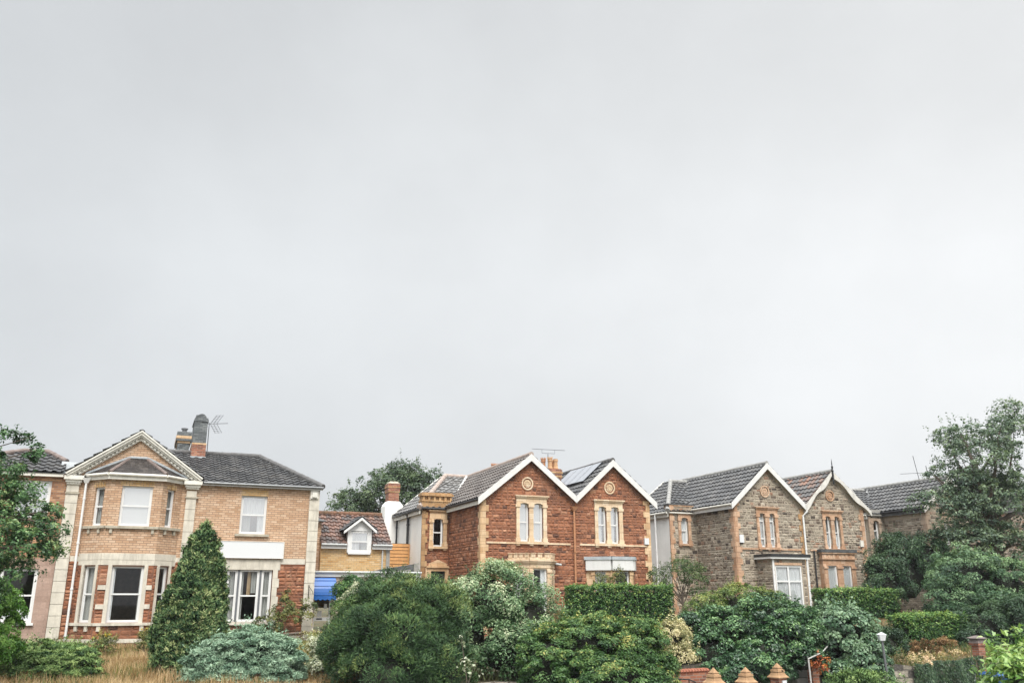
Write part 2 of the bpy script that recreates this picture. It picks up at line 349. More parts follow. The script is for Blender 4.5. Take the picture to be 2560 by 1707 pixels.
# ------------------------------------------------------------------ mesh builder
class MB:
    def __init__(s): s.v = []; s.f = []; s.mi = []; s.uvs = {}
    def face(s, pts, m=0, uv=None):
        i = len(s.v); s.v += [tuple(p) for p in pts]; s.f.append(tuple(range(i, i + len(pts)))); s.mi.append(m)
        if uv is not None: s.uvs[len(s.f) - 1] = uv
    def hexa(s, b, t, m=0):           # b, t: 4 points each, ccw seen from the t side
        s.face(b[::-1], m); s.face(t, m)
        for i in range(4):
            j = (i + 1) % 4; s.face([b[i], b[j], t[j], t[i]], m)
    def box(s, x0, x1, y0, y1, z0, z1, m=0):
        s.hexa([(x0, y0, z0), (x1, y0, z0), (x1, y1, z0), (x0, y1, z0)], [(x0, y0, z1), (x1, y0, z1), (x1, y1, z1), (x0, y1, z1)], m)
    def pbox(s, pl, a0, a1, o0, o1, z0, z1, m=0):
        P = pl.P
        s.hexa([P(a0, o0, z0), P(a1, o0, z0), P(a1, o1, z0), P(a0, o1, z0)], [P(a0, o0, z1), P(a1, o0, z1), P(a1, o1, z1), P(a0, o1, z1)], m)
    def pprism(s, pl, poly, o0, o1, m=0):   # poly [(a,z)] ccw seen from outside
        P = pl.P; n = len(poly)
        s.face([P(a, o0, z) for a, z in poly], m)
        s.face([P(a, o1, z) for a, z in poly][::-1], m)
        for i in range(n):
            (a, z), (c, w) = poly[i], poly[(i + 1) % n]
            s.face([P(a, o0, z), P(a, o1, z), P(c, o1, w), P(c, o0, w)], m)
    def tube(s, pts, r, n=8, m=0, caps=True):
        pts = [Vector(p) for p in pts]; rs = r if isinstance(r, (list, tuple)) else [r] * len(pts)
        rings = []; prev = None
        for k, p in enumerate(pts):
            t = (pts[min(k + 1, len(pts) - 1)] - pts[max(k - 1, 0)]).normalized()
            ref = Vector((0, 0, 1)) if abs(t.z) < .9 else Vector((1, 0, 0))
            if prev is not None: ref = prev
            u = (ref - t * ref.dot(t)).normalized(); prev = u; w = t.cross(u)
            rings.append([p + (u * cos(2 * pi * i / n) + w * sin(2 * pi * i / n)) * rs[k] for i in range(n)])
        for k in range(len(rings) - 1):
            for i in range(n):
                j = (i + 1) % n; s.face([rings[k][i], rings[k][j], rings[k + 1][j], rings[k + 1][i]], m)
        if caps: s.face(rings[0][::-1], m); s.face(rings[-1], m)
    def lathe(s, prof, c, n=14, m=0):       # prof [(r,z)]
        R = [[(c[0] + r * cos(2 * pi * i / n), c[1] + r * sin(2 * pi * i / n), c[2] + z) for i in range(n)] for r, z in prof]
        for k in range(len(R) - 1):
            for i in range(n):
                j = (i + 1) % n; s.face([R[k][i], R[k][j], R[k + 1][j], R[k + 1][i]], m)
        s.face(R[0][::-1], m); s.face(R[-1], m)
    def build(s, name, mats, parent=None, org=(0, 0, 0), smooth=False):
        me = bpy.data.meshes.new(name)
        o3 = Vector(org)
        me.from_pydata([tuple(Vector(v) - o3) for v in s.v], [], s.f)
        uvl = me.uv_layers.new(name='UVMap')
        for p in me.polygons:
            q = s.uvs.get(p.index)
            pts = [Vector(s.v[i]) for i in s.f[p.index]]
            if q is None:
                n = p.normal
                if abs(n.z) > .98: q = [(v.x, v.y) for v in pts]
                else:
                    t = Vector((-n.y, n.x, 0)).normalized()
                    if abs(t.x) > abs(t.y):
                        if t.x < 0: t = -t
                    elif t.y < 0: t = -t
                    up = n.cross(t)
                    if up.z < 0: up = -up
                    q = [(v.dot(t), v.dot(up)) for v in pts]
            for li, c in zip(p.loop_indices, q): uvl.data[li].uv = c
        for mt in (mats if isinstance(mats, (list, tuple)) else [mats]): me.materials.append(mt)
        me.polygons.foreach_set('material_index', s.mi)
        if smooth: me.polygons.foreach_set('use_smooth', [True] * len(me.polygons))
        me.update()
        ob = bpy.data.objects.new(name, me); COL.objects.link(ob)
        if parent is not None: ob.parent = parent
        return ob

class Pl:        # a vertical wall plane in row coordinates: a along p0->p1, o inwards (left of travel), z up
    def __init__(s, p0, p1):
        s.p0 = Vector((p0[0], p0[1], 0)); d = Vector((p1[0] - p0[0], p1[1] - p0[1], 0)); s.len = d.length
        s.d = d.normalized(); s.n = Vector((-s.d.y, s.d.x, 0))
    def P(s, a, o, z):
        v = s.p0 + s.d * a + s.n * o; return (v.x, v.y, z)

class Front(Pl):  # facade plane at depth d, a = row coordinate s
    def __init__(s, d=0.0): s.d0 = d; s.d = Vector((1, 0, 0)); s.n = Vector((0, 1, 0)); s.p0 = Vector((0, d, 0)); s.len = 0
    def P(s, a, o, z): return (a, s.d0 + o, z)

def wall(mb, pl, a0, a1, z0, z1, holes=(), rev=.16, m=0):
    P = pl.P
    A = sorted({a0, a1, *[h[0] for h in holes], *[h[1] for h in holes]}); Z = sorted({z0, z1, *[h[2] for h in holes], *[h[3] for h in holes]})
    A = [a for a in A if a0 <= a <= a1]; Z = [z for z in Z if z0 <= z <= z1]
    for i in range(len(A) - 1):
        for j in range(len(Z) - 1):
            ca, cz = (A[i] + A[i + 1]) / 2, (Z[j] + Z[j + 1]) / 2
            if any(h[0] < ca < h[1] and h[2] < cz < h[3] for h in holes): continue
            mb.face([P(A[i], 0, Z[j]), P(A[i + 1], 0, Z[j]), P(A[i + 1], 0, Z[j + 1]), P(A[i], 0, Z[j + 1])], m)
    for h in holes:
        b, c, y0, y1 = max(h[0], a0), min(h[1], a1), max(h[2], z0), min(h[3], z1)
        if y0 > z1 or y1 < z0: continue
        if h[2] >= z0: mb.face([P(b, 0, y0), P(c, 0, y0), P(c, rev, y0), P(b, rev, y0)][::-1], m)
        if h[3] <= z1: mb.face([P(b, 0, y1), P(c, 0, y1), P(c, rev, y1), P(b, rev, y1)], m)
        mb.face([P(b, 0, y0), P(b, 0, y1), P(b, rev, y1), P(b, rev, y0)][::-1], m)
        mb.face([P(c, 0, y0), P(c, 0, y1), P(c, rev, y1), P(c, rev, y0)], m)

# ------------------------------------------------------------------ tiled roof planes
def roof_plane(mb, poly, tw=.32, th=.38, amp=.05, step=.058, m=0):
    """poly: planar polygon, first edge = eave. Real interlocking tile relief clipped to the polygon."""
    pts = [Vector(p) for p in poly]
    u = (pts[1] - pts[0]).normalized()
    nrm = Vector((0, 0, 0))
    for i in range(len(pts)):
        a, b = pts[i], pts[(i + 1) % len(pts)]
        nrm += Vector(((a.y - b.y) * (a.z + b.z), (a.z - b.z) * (a.x + b.x), (a.x - b.x) * (a.y + b.y)))
    nrm.normalize()
    if nrm.z < 0: nrm = -nrm
    v = nrm.cross(u)
    if v.z < 0: v = -v
    o = pts[0]
    U = [(p - o).dot(u) for p in pts]; V = [(p - o).dot(v) for p in pts]
    u0, u1, v0, v1 = min(U), max(U), min(V), max(V)
    nu = int((u1 - u0) / tw) + 2; nv = int((v1 - v0) / th) + 2
    prof = [(0, 0.0), (.16, .85), (.34, 1.0), (.5, .75), (.62, .1), (.80, 0.0)]
    xs = []; hs = []
    for i in range(nu):
        for f, h in prof: xs.append(u0 + (i + f) * tw); hs.append(h * amp)
    xs.append(u0 + nu * tw); hs.append(0)
    ys = []; gs = []
    for j in range(nv):
        ys += [v0 + j * th, v0 + (j + .999) * th]; gs += [step, 0.0]
    bm = bmesh.new(); grid = []; rr_ = random.Random(int(o.x * 37 + o.y * 11)); rj = .012
    for y, gz in zip(ys, gs):
        grid.append([bm.verts.new(o + u * x + v * (y + rj * sin(x * 2.3 + y)) + nrm * (h + gz + .014 * sin(x * 1.3 + y * .8) * sin(y * 1.1 + .5) + rr_.uniform(-.004, .004))) for x, h in zip(xs, hs)])
    for r0, r1 in zip(grid, grid[1:]):
        for k in range(len(xs) - 1): bm.faces.new((r0[k], r0[k + 1], r1[k + 1], r1[k]))
    n = len(pts); cen = sum(pts, Vector()) / n
    for i in range(n):
        a, b = pts[i], pts[(i + 1) % n]
        e = (b - a).normalized(); out = e.cross(nrm).normalized()
        if (cen - a).dot(out) > 0: out = -out
        bmesh.ops.bisect_plane(bm, geom=list(bm.verts) + list(bm.edges) + list(bm.faces), dist=1e-5, plane_co=a, plane_no=out, clear_outer=True)
    bm.verts.ensure_lookup_table()
    for f in bm.faces:
        co = [w.co.copy() for w in f.verts]
        mb.face(co, m, [((c - o).dot(u) - u0, (c - o).dot(v) - v0 + .002) for c in co])
    bm.free()
    mb.face([p - nrm * .02 for p in pts], m)

def ridge_run(mb, a, b, r=.12, seg=.42, m=0, rng=random.Random(4)):
    a, b = Vector(a), Vector(b); L_ = (b - a).length; n = max(1, int(L_ / seg))
    for i in range(n):
        p, q = a.lerp(b, i / n), a.lerp(b, (i + .985) / n); k = r * (1 + rng.uniform(-.06, .06))
        mb.tube([p, q], [k * 1.05, k * .97], 10, m)

# ------------------------------------------------------------------ things
ROW = Vector((-8.44, 38.0, 0.0)); ROT = radians(22.5)
ES = Vector((cos(ROT), sin(ROT), 0)); ED = Vector((-sin(ROT), cos(ROT), 0))
def W(s, d, z): return ROW + ES * s + ED * d + Vector((0, 0, z))
def to_row(x, y): q = Vector((x, y, 0)) - ROW; return q.dot(ES), q.dot(ED)

class Thing:
    def __init__(s, name, label, cat, org, rot=ROT, group=None, row=True):
        s.o = bpy.data.objects.new(name, None); COL.objects.link(s.o); s.o.empty_display_size = .3
        s.o['label'] = label; s.o['category'] = cat
        if group: s.o['group'] = group
        s.org = org
        s.o.location = W(*org) if row else org
        s.o.rotation_euler = (0, 0, rot)
    def part(s, name, mb, mats, parent=None, smooth=False, label=None):
        ob = mb.build(name, mats, parent or s.o, s.org, smooth)
        if label: ob['label'] = label
        return ob
def tag(o, label, cat, group=None):
    o['label'] = label; o['category'] = cat
    if group: o['group'] = group
    return o
def structure(o): o['kind'] = 'structure'; return o

# ------------------------------------------------------------------ windows
def window(T, pl, a0, a1, z0, z1, kind='sash', rec=.10, curtains=(), mat='white', glass='glass', t=.065, sill=None, sillmat='cream', mid=.5, seed=0):
    rng = random.Random(seed * 7 + 3)
    f = MB(); o0, o1 = rec, rec + .07
    f.pbox(pl, a0, a0 + t, o0, o1, z0, z1); f.pbox(pl, a1 - t, a1, o0, o1, z0, z1)
    f.pbox(pl, a0 + t, a1 - t, o0, o1, z0, z0 + t * 1.4); f.pbox(pl, a0 + t, a1 - t, o0, o1, z1 - t, z1)
    zm = z0 + (z1 - z0) * mid; zi0, zi1 = z0 + t * 1.4, z1 - t; i0, i1 = a0 + t, a1 - t
    if kind == 'sash':
        f.pbox(pl, i0, i1, o0 + .012, o1 - .003, zm - .03, zm + .03)
        for (x0, x1) in ((i0, i0 + .03), (i1 - .03, i1)):
            f.pbox(pl, x0, x1, o0 + .03, o1 - .003, zi0, zm - .03); f.pbox(pl, x0, x1, o0 + .015, o1 - .003, zm + .03, zi1)
    elif kind == 'cross':
        am = (a0 + a1) / 2
        f.pbox(pl, i0, i1, o0 + .006, o1 - .003, zm - .04, zm + .04)
        f.pbox(pl, am - .045, am + .045, o0 + .003, o1 - .003, zi0, zm - .04); f.pbox(pl, am - .045, am + .045, o0 + .003, o1 - .003, zm + .04, zi1)
    elif kind == 'two_transoms':
        for q in (.25, .77): 
            zz = z0 + (z1 - z0) * q; f.pbox(pl, i0, i1, o0 + .006, o1 - .003, zz - .035, zz + .035)
    w = T.part('window', f, M[mat])
    g = MB(); o = rec + .045
    g.face([pl.P(a0 + .02, o, z0 + .02), pl.P(a1 - .02, o, z0 + .02), pl.P(a1 - .02, o, z1 - .02), pl.P(a0 + .02, o, z1 - .02)])
    T.part('pane', g, M[glass], w)
    for (c0, c1, y0, y1, mt) in curtains:
        c = MB(); wd = a1 - a0; x0, x1 = a0 + .01 + c0 * (wd - .02), a0 + .01 + c1 * (wd - .02)
        zz0, zz1 = z0 + .01 + y0 * (z1 - z0 - .02), z0 + .01 + y1 * (z1 - z0 - .02)
        n = 2 if mt == 'blind' else max(4, int((x1 - x0) / .035)); ph = rng.uniform(0, 6)
        off = [rec + (.085 if mt in ('blind', 'net') else .14) + (0 if mt == 'blind' else .03 * sin(ph + k * 1.9) + .016 * rng.uniform(-1, 1)) for k in range(n + 1)]
        for k in range(n):
            xa, xb = x0 + (x1 - x0) * k / n, x0 + (x1 - x0) * (k + 1) / n
            c.face([pl.P(xa, off[k], zz0), pl.P(xb, off[k + 1], zz0), pl.P(xb, off[k + 1], zz1), pl.P(xa, off[k], zz1)])
        T.part('blind' if mt == 'blind' else 'curtain', c, M[mt], w)
    if sill:
        e, h, pr = sill; s_ = MB(); s_.pbox(pl, a0 - e, a1 + e, -pr, rec, z0 - h, z0 - .002); T.part('sill', s_, M[sillmat], w)
    return w

BRNG = np.random.default_rng(77)
def stones(T, pl, a0, a1, z0, z1, mat, holes=(), gable=None, parent=None, rows=(.10, .13, .155, .185), wid=(.15, .42), relief=.045, gap=.008, name='masonry'):
    """rock-faced blocks laid in courses on a wall plane: every block is a lump of its own height and colour"""
    V, F_, C = [], [], []
    def clip(z, zt):
        if not gable: return a0, a1
        aa, az, ze = gable
        if zt <= ze: return a0, a1
        k = (az - zt) / (az - ze)
        return (aa - (aa - a0) * k, aa + (a1 - aa) * k) if k > .03 else (0, 0)
    zs = sorted({z0, gable[1] if gable else z1, *([z1] if gable else []), *[h[2] for h in holes], *[h[3] for h in holes]})
    zs = [z for z in zs if z0 <= z <= (gable[1] if gable else z1)]
    course = []
    for p, q in zip(zs, zs[1:]):
        n = max(1, int(round((q - p) / .145))); hs = BRNG.choice(rows, n); hs = hs / hs.sum() * (q - p); z = p
        for h in hs: course.append((z, z + h)); z += h
    for (p, q) in course:
        lo, hi = clip(p, q)
        if hi - lo < .05: continue
        iv = [(lo, hi)]
        for h in holes:
            if h[2] < (p + q) / 2 < h[3]:
                nx = []
                for (x, y) in iv:
                    if h[1] <= x or h[0] >= y: nx.append((x, y)); continue
                    if h[0] > x: nx.append((x, h[0]))
                    if h[1] < y: nx.append((h[1], y))
                iv = nx
        for (x, y) in iv:
            a = x - BRNG.uniform(0, .1) if False else x
            while a < y - .02:
                w = BRNG.uniform(*wid); b = a + w
                if y - b < wid[0] * .6: b = y
                b = min(b, y)
                g = gap * BRNG.uniform(.6, 1.5); i = len(V); pk = relief * BRNG.uniform(.25, 1.0)
                A0, A1, Z0, Z1 = a + g, b - g, p + g, q - g
                jj = lambda k: BRNG.uniform(-k, k)
                ring0 = [(A0, Z0), (A1, Z0), (A1, Z1), (A0, Z1)]
                ix, iz = min(.05, (A1 - A0) * .25), min(.035, (Z1 - Z0) * .28)
                ring1 = [(A0 + ix, Z0 + iz), (A1 - ix, Z0 + iz), (A1 - ix, Z1 - iz), (A0 + ix, Z1 - iz)]
                V += [pl.P(u + jj(.004), -.002, v + jj(.004)) for u, v in ring0]
                V += [pl.P(u + jj(.012), -pk * BRNG.uniform(.45, 1.1), v + jj(.008)) for u, v in ring1]
                V.append(pl.P((A0 + A1) / 2 + jj(.04), -pk * BRNG.uniform(.8, 1.35), (Z0 + Z1) / 2 + jj(.02)))
                for k in range(4):
                    m = (k + 1) % 4; F_.append((i + k, i + m, i + 4 + m, i + 4 + k)); F_.append((i + 4 + k, i + 4 + m, i + 8))
                C += [float(np.clip(BRNG.normal(.52, .28), 0, 1))] * 9
                a = b
    me = bpy.data.meshes.new(name); o3 = Vector(T.org)
    me.from_pydata([tuple(Vector(v) - o3) for v in V], [], F_)
    at = me.attributes.new('tint', 'FLOAT', 'POINT'); at.data.foreach_set('value', C)
    me.materials.append(M[mat]); ob = bpy.data.objects.new(name, me); COL.objects.link(ob); ob.parent = parent or T.o
    return ob

def quoins(mb, pl, a, z0, z1, side, long_=.36, short=.22, h=.30, proud=.050, gap=.008, rng=random.Random(2)):
    """alternating corner blocks; side=+1 blocks run towards +a from a, -1 towards -a"""
    z = z0; k = 0
    while z < z1 - .08:
        w = long_ if k % 2 == 0 else short; zz = min(z + h, z1)
        a0, a1 = (a, a + w) if side > 0 else (a - w, a)
        mb.pbox(pl, a0, a1, -proud - rng.uniform(0, .006), .03, z + gap, zz); z = zz; k += 1

def rose(mb, pl, a, z, r):
    n = 20
    for r0, r1, pr in ((r * .78, r, .06), (r * .0, r * .60, .035)):
        for i in range(n):
            t0, t1 = 2 * pi * i / n, 2 * pi * (i + 1) / n
            q = lambda rr, t, o: pl.P(a + rr * cos(t), o, z + rr * sin(t) * 1.05)
            mb.face([q(r0, t0, -pr), q(r1, t0, -pr), q(r1, t1, -pr), q(r0, t1, -pr)])
            mb.face([q(r1, t0, -pr), q(r1, t0, 0), q(r1, t1, 0), q(r1, t1, -pr)])
            if r0 > 0: mb.face([q(r0, t0, 0), q(r0, t0, -pr), q(r0, t1, -pr), q(r0, t1, 0)])
    for i in range(8):
        t = 2 * pi * i / 8; c = (a + .36 * r * cos(t), z + .38 * r * sin(t)); k = .11 * r
        mb.pprism(pl, [(c[0] + k * cos(x), c[1] + k * sin(x)) for x in (0, pi / 2, pi, 3 * pi / 2)], -.06, -.03)

def surround(T, pl, jambs, z0, zh, ztop, hood, sill, mat, rise=.07, proud=.055, caps=True):
    """terracotta dressings: jambs [(a0,a1),...] left to right, head with segmental arches between zh and ztop, hood (a0,a1,z0,z1), sill (a0,a1,z0,z1)"""
    mb = MB(); rng = random.Random(int(abs(jambs[0][0]) * 100))
    for (a0, a1) in jambs:
        z = z0; k = 0
        while z < zh - .02:
            zz = min(z + .28, zh); e = .012 if k % 2 else 0
            mb.pbox(pl, a0 + e * .5, a1 - e * .5, -proud - rng.uniform(0, .006), .16, z + .006, zz); z = zz; k += 1
        if caps: mb.pbox(pl, a0 - .035, a1 + .035, -proud - .035, .12, zh - .14, zh - .004)
        mb.pbox(pl, a0 - .03, a1 + .03, -proud - .02, .10, z0 + .003, z0 + .16)
    A0, A1 = jambs[0][0], jambs[-1][1]
    for (l0, l1), (r0, r1) in zip(jambs, jambs[1:]):
        n = 8; poly = [(l1, ztop), (l1, zh)] + [(l1 + (r0 - l1) * i / n, zh + rise * sin(pi * i / n)) for i in range(1, n)] + [(r0, zh), (r0, ztop)]
        for i in range(1, len(poly) - 2):
            (xa, za), (xb, zb) = poly[i], poly[i + 1]
            mb.face([pl.P(xa, -proud, za), pl.P(xb, -proud, zb), pl.P(xb, -proud, ztop), pl.P(xa, -proud, ztop)])
            mb.face([pl.P(xa, -proud, za), pl.P(xa, .16, za), pl.P(xb, .16, zb), pl.P(xb, -proud, zb)])
    for (a0, a1) in jambs: mb.pbox(pl, a0, a1, -proud, .1, zh, ztop)
    if hood:
        a0, a1, h0, h1 = hood; hm = h0 + (h1 - h0) * .55
        mb.pbox(pl, a0 + .04, a1 - .04, -proud - .05, .05, h0 + .002, hm); mb.pbox(pl, a0, a1, -proud - .10, .05, hm, h1)
    if sill:
        a0, a1, s0, s1 = sill; mb.pbox(pl, a0, a1, -proud - .07, .12, s0, s1)
        for (j0, j1) in jambs: mb.pbox(pl, (j0 + j1) / 2 - .09, (j0 + j1) / 2 + .09, -proud - .03, .02, s0 - .07, s0 - .002)
    return T.part('window_surround', mb, M[mat])

def barge(T, apex, left, right, dep=.30, th=.035, over=.27, mat='barge', wavy=False, soff=True):
    """bargeboards along the two verges; points (s,z) on the roof top line, in front of the wall by `over`"""
    for (p, q) in ((left, apex), (apex, right)):
        mb = MB(); n = 24 if wavy else 1
        top = [(p[0] + (q[0] - p[0]) * i / n, p[1] + (q[1] - p[1]) * i / n) for i in range(n + 1)]
        bot = []
        for i, (a, z) in enumerate(top):
            k = dep
            if wavy: k = dep * (.95 + .28 * sin(2 * pi * 1.6 * i / n + (.6 if p is left else 2.2)))
            bot.append((a, z - k))
        for i in range(n):
            (a, z), (b, y), (c, x), (e, w) = top[i], top[i + 1], bot[i + 1], bot[i]
            F = lambda a, z, o: (a, -over + o, z)
            mb.hexa([F(e, w, 0), F(c, x, 0), F(c, x, th), F(e, w, th)], [F(a, z, 0), F(b, y, 0), F(b, y, th), F(a, z, th)])
        if soff:
            (a, z), (b, y) = p, q; sl = dep * .55
            mb.face([(a, -over + th, z - sl), (b, -over + th, y - sl), (b, .0, y - sl), (a, .0, z - sl)], 1)
        T.part('bargeboard', mb, [M[mat], M['soffit']])

def downpipe(T, pts, r, mat, hopper=None):
    mb = MB(); mb.tube(pts, r, 10)
    zs = [p[2] for p in pts]
    z = min(zs) + .5; x, y = pts[-1][0], pts[-1][1]
    while z < max(zs) - .6: mb.lathe([(r * 1.35, 0), (r * 1.35, .06)], (x, y, z), 10); z += 1.7
    if hopper:
        hx, hy, hz = hopper; mb.hexa([(hx - .07, hy - .07, hz - .2), (hx + .07, hy - .07, hz - .2), (hx + .07, hy + .05, hz - .2), (hx - .07, hy + .05, hz - .2)],
                                     [(hx - .15, hy - .15, hz), (hx + .15, hy - .15, hz), (hx + .15, hy + .08, hz), (hx - .15, hy + .08, hz)])
    return T.part('drainpipe', mb, M[mat])

def gutter(T, a, b, r=.06, mat='gutter_grey', board=None, boardmat='barge', out=(0, -1)):
    mb = MB(); mb.tube([a, b], r, 8)
    g = T.part('gutter', mb, M[mat])
    if board:
        z0, z1 = board; ox, oy = out
        m2 = MB(); t0, t1 = .055, .085
        P = lambda p, k, z: (p[0] - ox * k, p[1] - oy * k, z)
        m2.hexa([P(a, t0, z0), P(b, t0, z0), P(b, t1, z0), P(a, t1, z0)], [P(a, t0, z1), P(b, t0, z1), P(b, t1, z1), P(a, t1, z1)])
        T.part('fascia', m2, M[boardmat], g)
    return g

def chimney_stack(T, x0, x1, y0, y1, z0, z1, mats, bands=(), cap=.12, parent=None):
    mb = MB(); mb.box(x0, x1, y0, y1, z0, z1, 0)
    for (b0, b1, e, mi) in bands: mb.box(x0 - e, x1 + e, y0 - e, y1 + e, b0, b1, mi)
    return T.part('chimney', mb, mats, parent)

def pot(T, parent, x, y, z, h=.5, r=.13, mat='pot', crown=True):
    mb = MB(); mb.lathe([(r * 1.15, -.08), (r * 1.15, .05), (r * .95, .1), (r * .88, h * .72), (r * 1.12, h * .75), (r * 1.12, h * .84), (r * .98, h * .86), (r * 1.0, h)], (x, y, z), 12)
    if crown:
        for i in range(8):
            t = 2 * pi * i / 8; c, s_ = cos(t), sin(t)
            mb.tube([(x + r * .92 * c, y + r * .92 * s_, z + h), (x + r * 1.1 * c, y + r * 1.1 * s_, z + h + .10)], [.045, .012], 5)
    return T.part('chimney_pot', mb, M[mat], parent)

# ================================================================== HOUSES
F0 = Front(0.0)

# ---------------------------------------------------------------- yellow brick house with canted bay (left)
H = Thing('brick_house', 'yellow brick house with a white pedimented gable over a two-storey canted bay', 'house', (-4.8, 0, 1.6))
GZ = 1.45
uw = (-3.14, -2.08, 6.0, 7.57)
gw = (-3.47, -1.65, 2.52, 4.55)
bay_gap = (-8.90, -5.58, GZ, 7.9)
mb = MB(); wall(mb, F0, -9.5, .06, 4.9, 8.0, [uw, (-8.90, -5.58, 4.9, 7.9)])
mb.face([(-9.5, 0, 8.0), (-4.85, 0, 8.0), (-7.27, 0, 9.72)])
mb.face([(.06, 0, 4.9), (.06, 9.0, 4.9), (.06, 9.0, 8.0), (.06, 0, 8.0)])
H.part('upper_wall', mb, M['ybrick'])
mb = MB(); wall(mb, F0, -9.5, .06, 1.95, 4.9, [gw, (-8.90, -5.58, 1.95, 4.9)])
mb.face([(.06, 0, 1.2), (.06, 9.0, 1.2), (.06, 9.0, 4.9), (.06, 0, 4.9)])
mb.face([(-9.7, 9, 1.2), (.06, 9, 1.2), (.06, 9, 8.0), (-9.7, 9, 8.0)]); mb.face([(-9.72, 0, 1.2), (-9.72, 9, 1.2), (-9.72, 9, 8), (-9.72, 0, 8)])
mb.face([(-9.7, .01, 4.88), (.05, .01, 4.88), (.05, 9, 4.88), (-9.7, 9, 4.88)])
lw_ = H.part('lower_wall', mb, M['bed_red'])
stones(H, F0, -9.32, -8.95, 1.96, 4.86, 'blk_red', parent=lw_)
stones(H, F0, -5.5, -.32, 1.96, 4.86, 'blk_red', [(-3.70, -1.42, 2.3, 4.86)], parent=lw_)
mb = MB(); wall(mb, F0, -9.75, .08, 1.2, 1.82); H.part('foundation', mb, M['redbrick'])
for b in ((-9.78, -8.9, -.06, .05, 1.82, 1.96), (-5.55, .12, -.06, .05, 1.82, 1.96)):
    mb = MB(); mb.pbox(F0, *b); H.part('plinth', mb, M['cream'])
for b in ((-9.3, -8.95, -.03, .05, 4.80, 5.0), (-5.55, -5.33, -.03, .05, 4.8, 5.0), (-4.94, -3.72, -.03, .05, 4.8, 5.02), (-1.35, -.35, -.03, .05, 4.8, 5.02)):
    mb = MB(); mb.pbox(F0, *b); H.part('string_course', mb, M['cream'])
# stone pilasters built of blocks
for (a0, a1, z0, z1, q) in ((-9.76, -9.32, 1.96, 7.72, .42), (-5.33, -4.94, 1.96, 7.66, .45), (-.33, .09, 1.45, 7.95, .43)):
    mb = MB(); z = z0; rng = random.Random(int(a0 * 10))
    while z < z1 - .05:
        zz = min(z + q, z1); mb.pbox(F0, a0, a1, -.085 - rng.uniform(0, .008), .05, z + .014, zz - .002)
        mb.pbox(F0, a0 + .02, a1 - .02, -.045, .05, z - .002, z + .014); z = zz
    H.part('pilaster', mb, M['cream'])
for (a0, a1) in ((-9.88, -9.18), (-5.47, -4.76)):
    mb = MB()
    mb.pbox(F0, a0 + .10, a1 - .10, -.13, .05, 7.72, 7.80)
    for k in range(5):
        x = a0 + .13 + k * (a1 - a0 - .26) / 4.6; mb.pbox(F0, x, x + .06, -.16, -.13, 7.735, 7.80)
    mb.pbox(F0, a0 + .06, a1 - .06, -.20, .05, 7.802, 7.90); mb.pbox(F0, a0, a1, -.27, .05, 7.902, 8.06)
    H.part('pilaster_cap', mb, M['corn'])
    mb = MB(); mb.pbox(F0, a0 + .10, a1 - .10, -.13, .05, 7.36, 7.42); H.part('pilaster_band', mb, M['greystonetrim'])
mb = MB(); mb.pbox(F0, -.30, .02, -.15, -.08, 7.55, 7.9)
mb.pbox(F0, -.24, -.04, -.22, -.15, 7.6, 7.8)
H.part('pilaster_cap', mb, M['corn'])
# raking cornice with dentils
mb = MB(); ap = (-7.28, 9.98)
for sgn, end in ((-1, (-9.86, 8.14)), (1, (-4.76, 8.16))):
    L_ = sqrt((end[0] - ap[0]) ** 2 + (end[1] - ap[1]) ** 2); dx, dz = (end[0] - ap[0]) / L_, (end[1] - ap[1]) / L_
    nx, nz = (dz, -dx) if sgn > 0 else (-dz, dx)
    if nz > 0: nx, nz = -nx, -nz
    def cap_pt(t, k):     # point along the rake at distance t, k below the top edge (mitred at the apex)
        return (ap[0] + dx * t + nx * k, ap[1] + dz * t + nz * k)
    def rake(k0, k1, o, t0=None, t1=L_):
        def mit(k): 
            return 0 if t0 is None and False else (k * (-nx / dx) if t0 is None else t0)
        p = [cap_pt(mit(k1), k1), cap_pt(t1, k1), cap_pt(t1, k0), cap_pt(mit(k0), k0)]
        if sgn < 0: p = p[::-1]
        mb.pprism(F0, p, -o, .02)
    rake(0, .055, .34); rake(.057, .14, .29); rake(.142, .20, .22); rake(.202, .31, .10)
    t = .32
    while t < L_ - .12:
        rake(.205, .285, .17, t, t + .085); t += .17
H.part('pediment_cornice', mb, M['corn'])
# upper window with brick arch
window(H, F0, *uw, curtains=[(0, .42, .0, .5, 'curtain'), (.68, 1, 0, .5, 'net'), (0, 1, .5, 1, 'net')], glass='glass_sky', seed=1)
mb = MB(); mb.pbox(F0, -3.30, -1.92, -.12, .1, 5.90, 5.995); H.part('window_sill', mb, M['greystonetrim'])
mb = MB()
for k in range(13):
    x = -3.16 + k * 1.1 / 13
    if k == 6: continue
    mb.pbox(F0, x, x + .078, -.012, .05, 7.575, 7.82)
mb.pbox(F0, -2.66, -2.55, -.035, .05, 7.575, 7.86); H.part('window_arch', mb, M['ybrick_pale'])
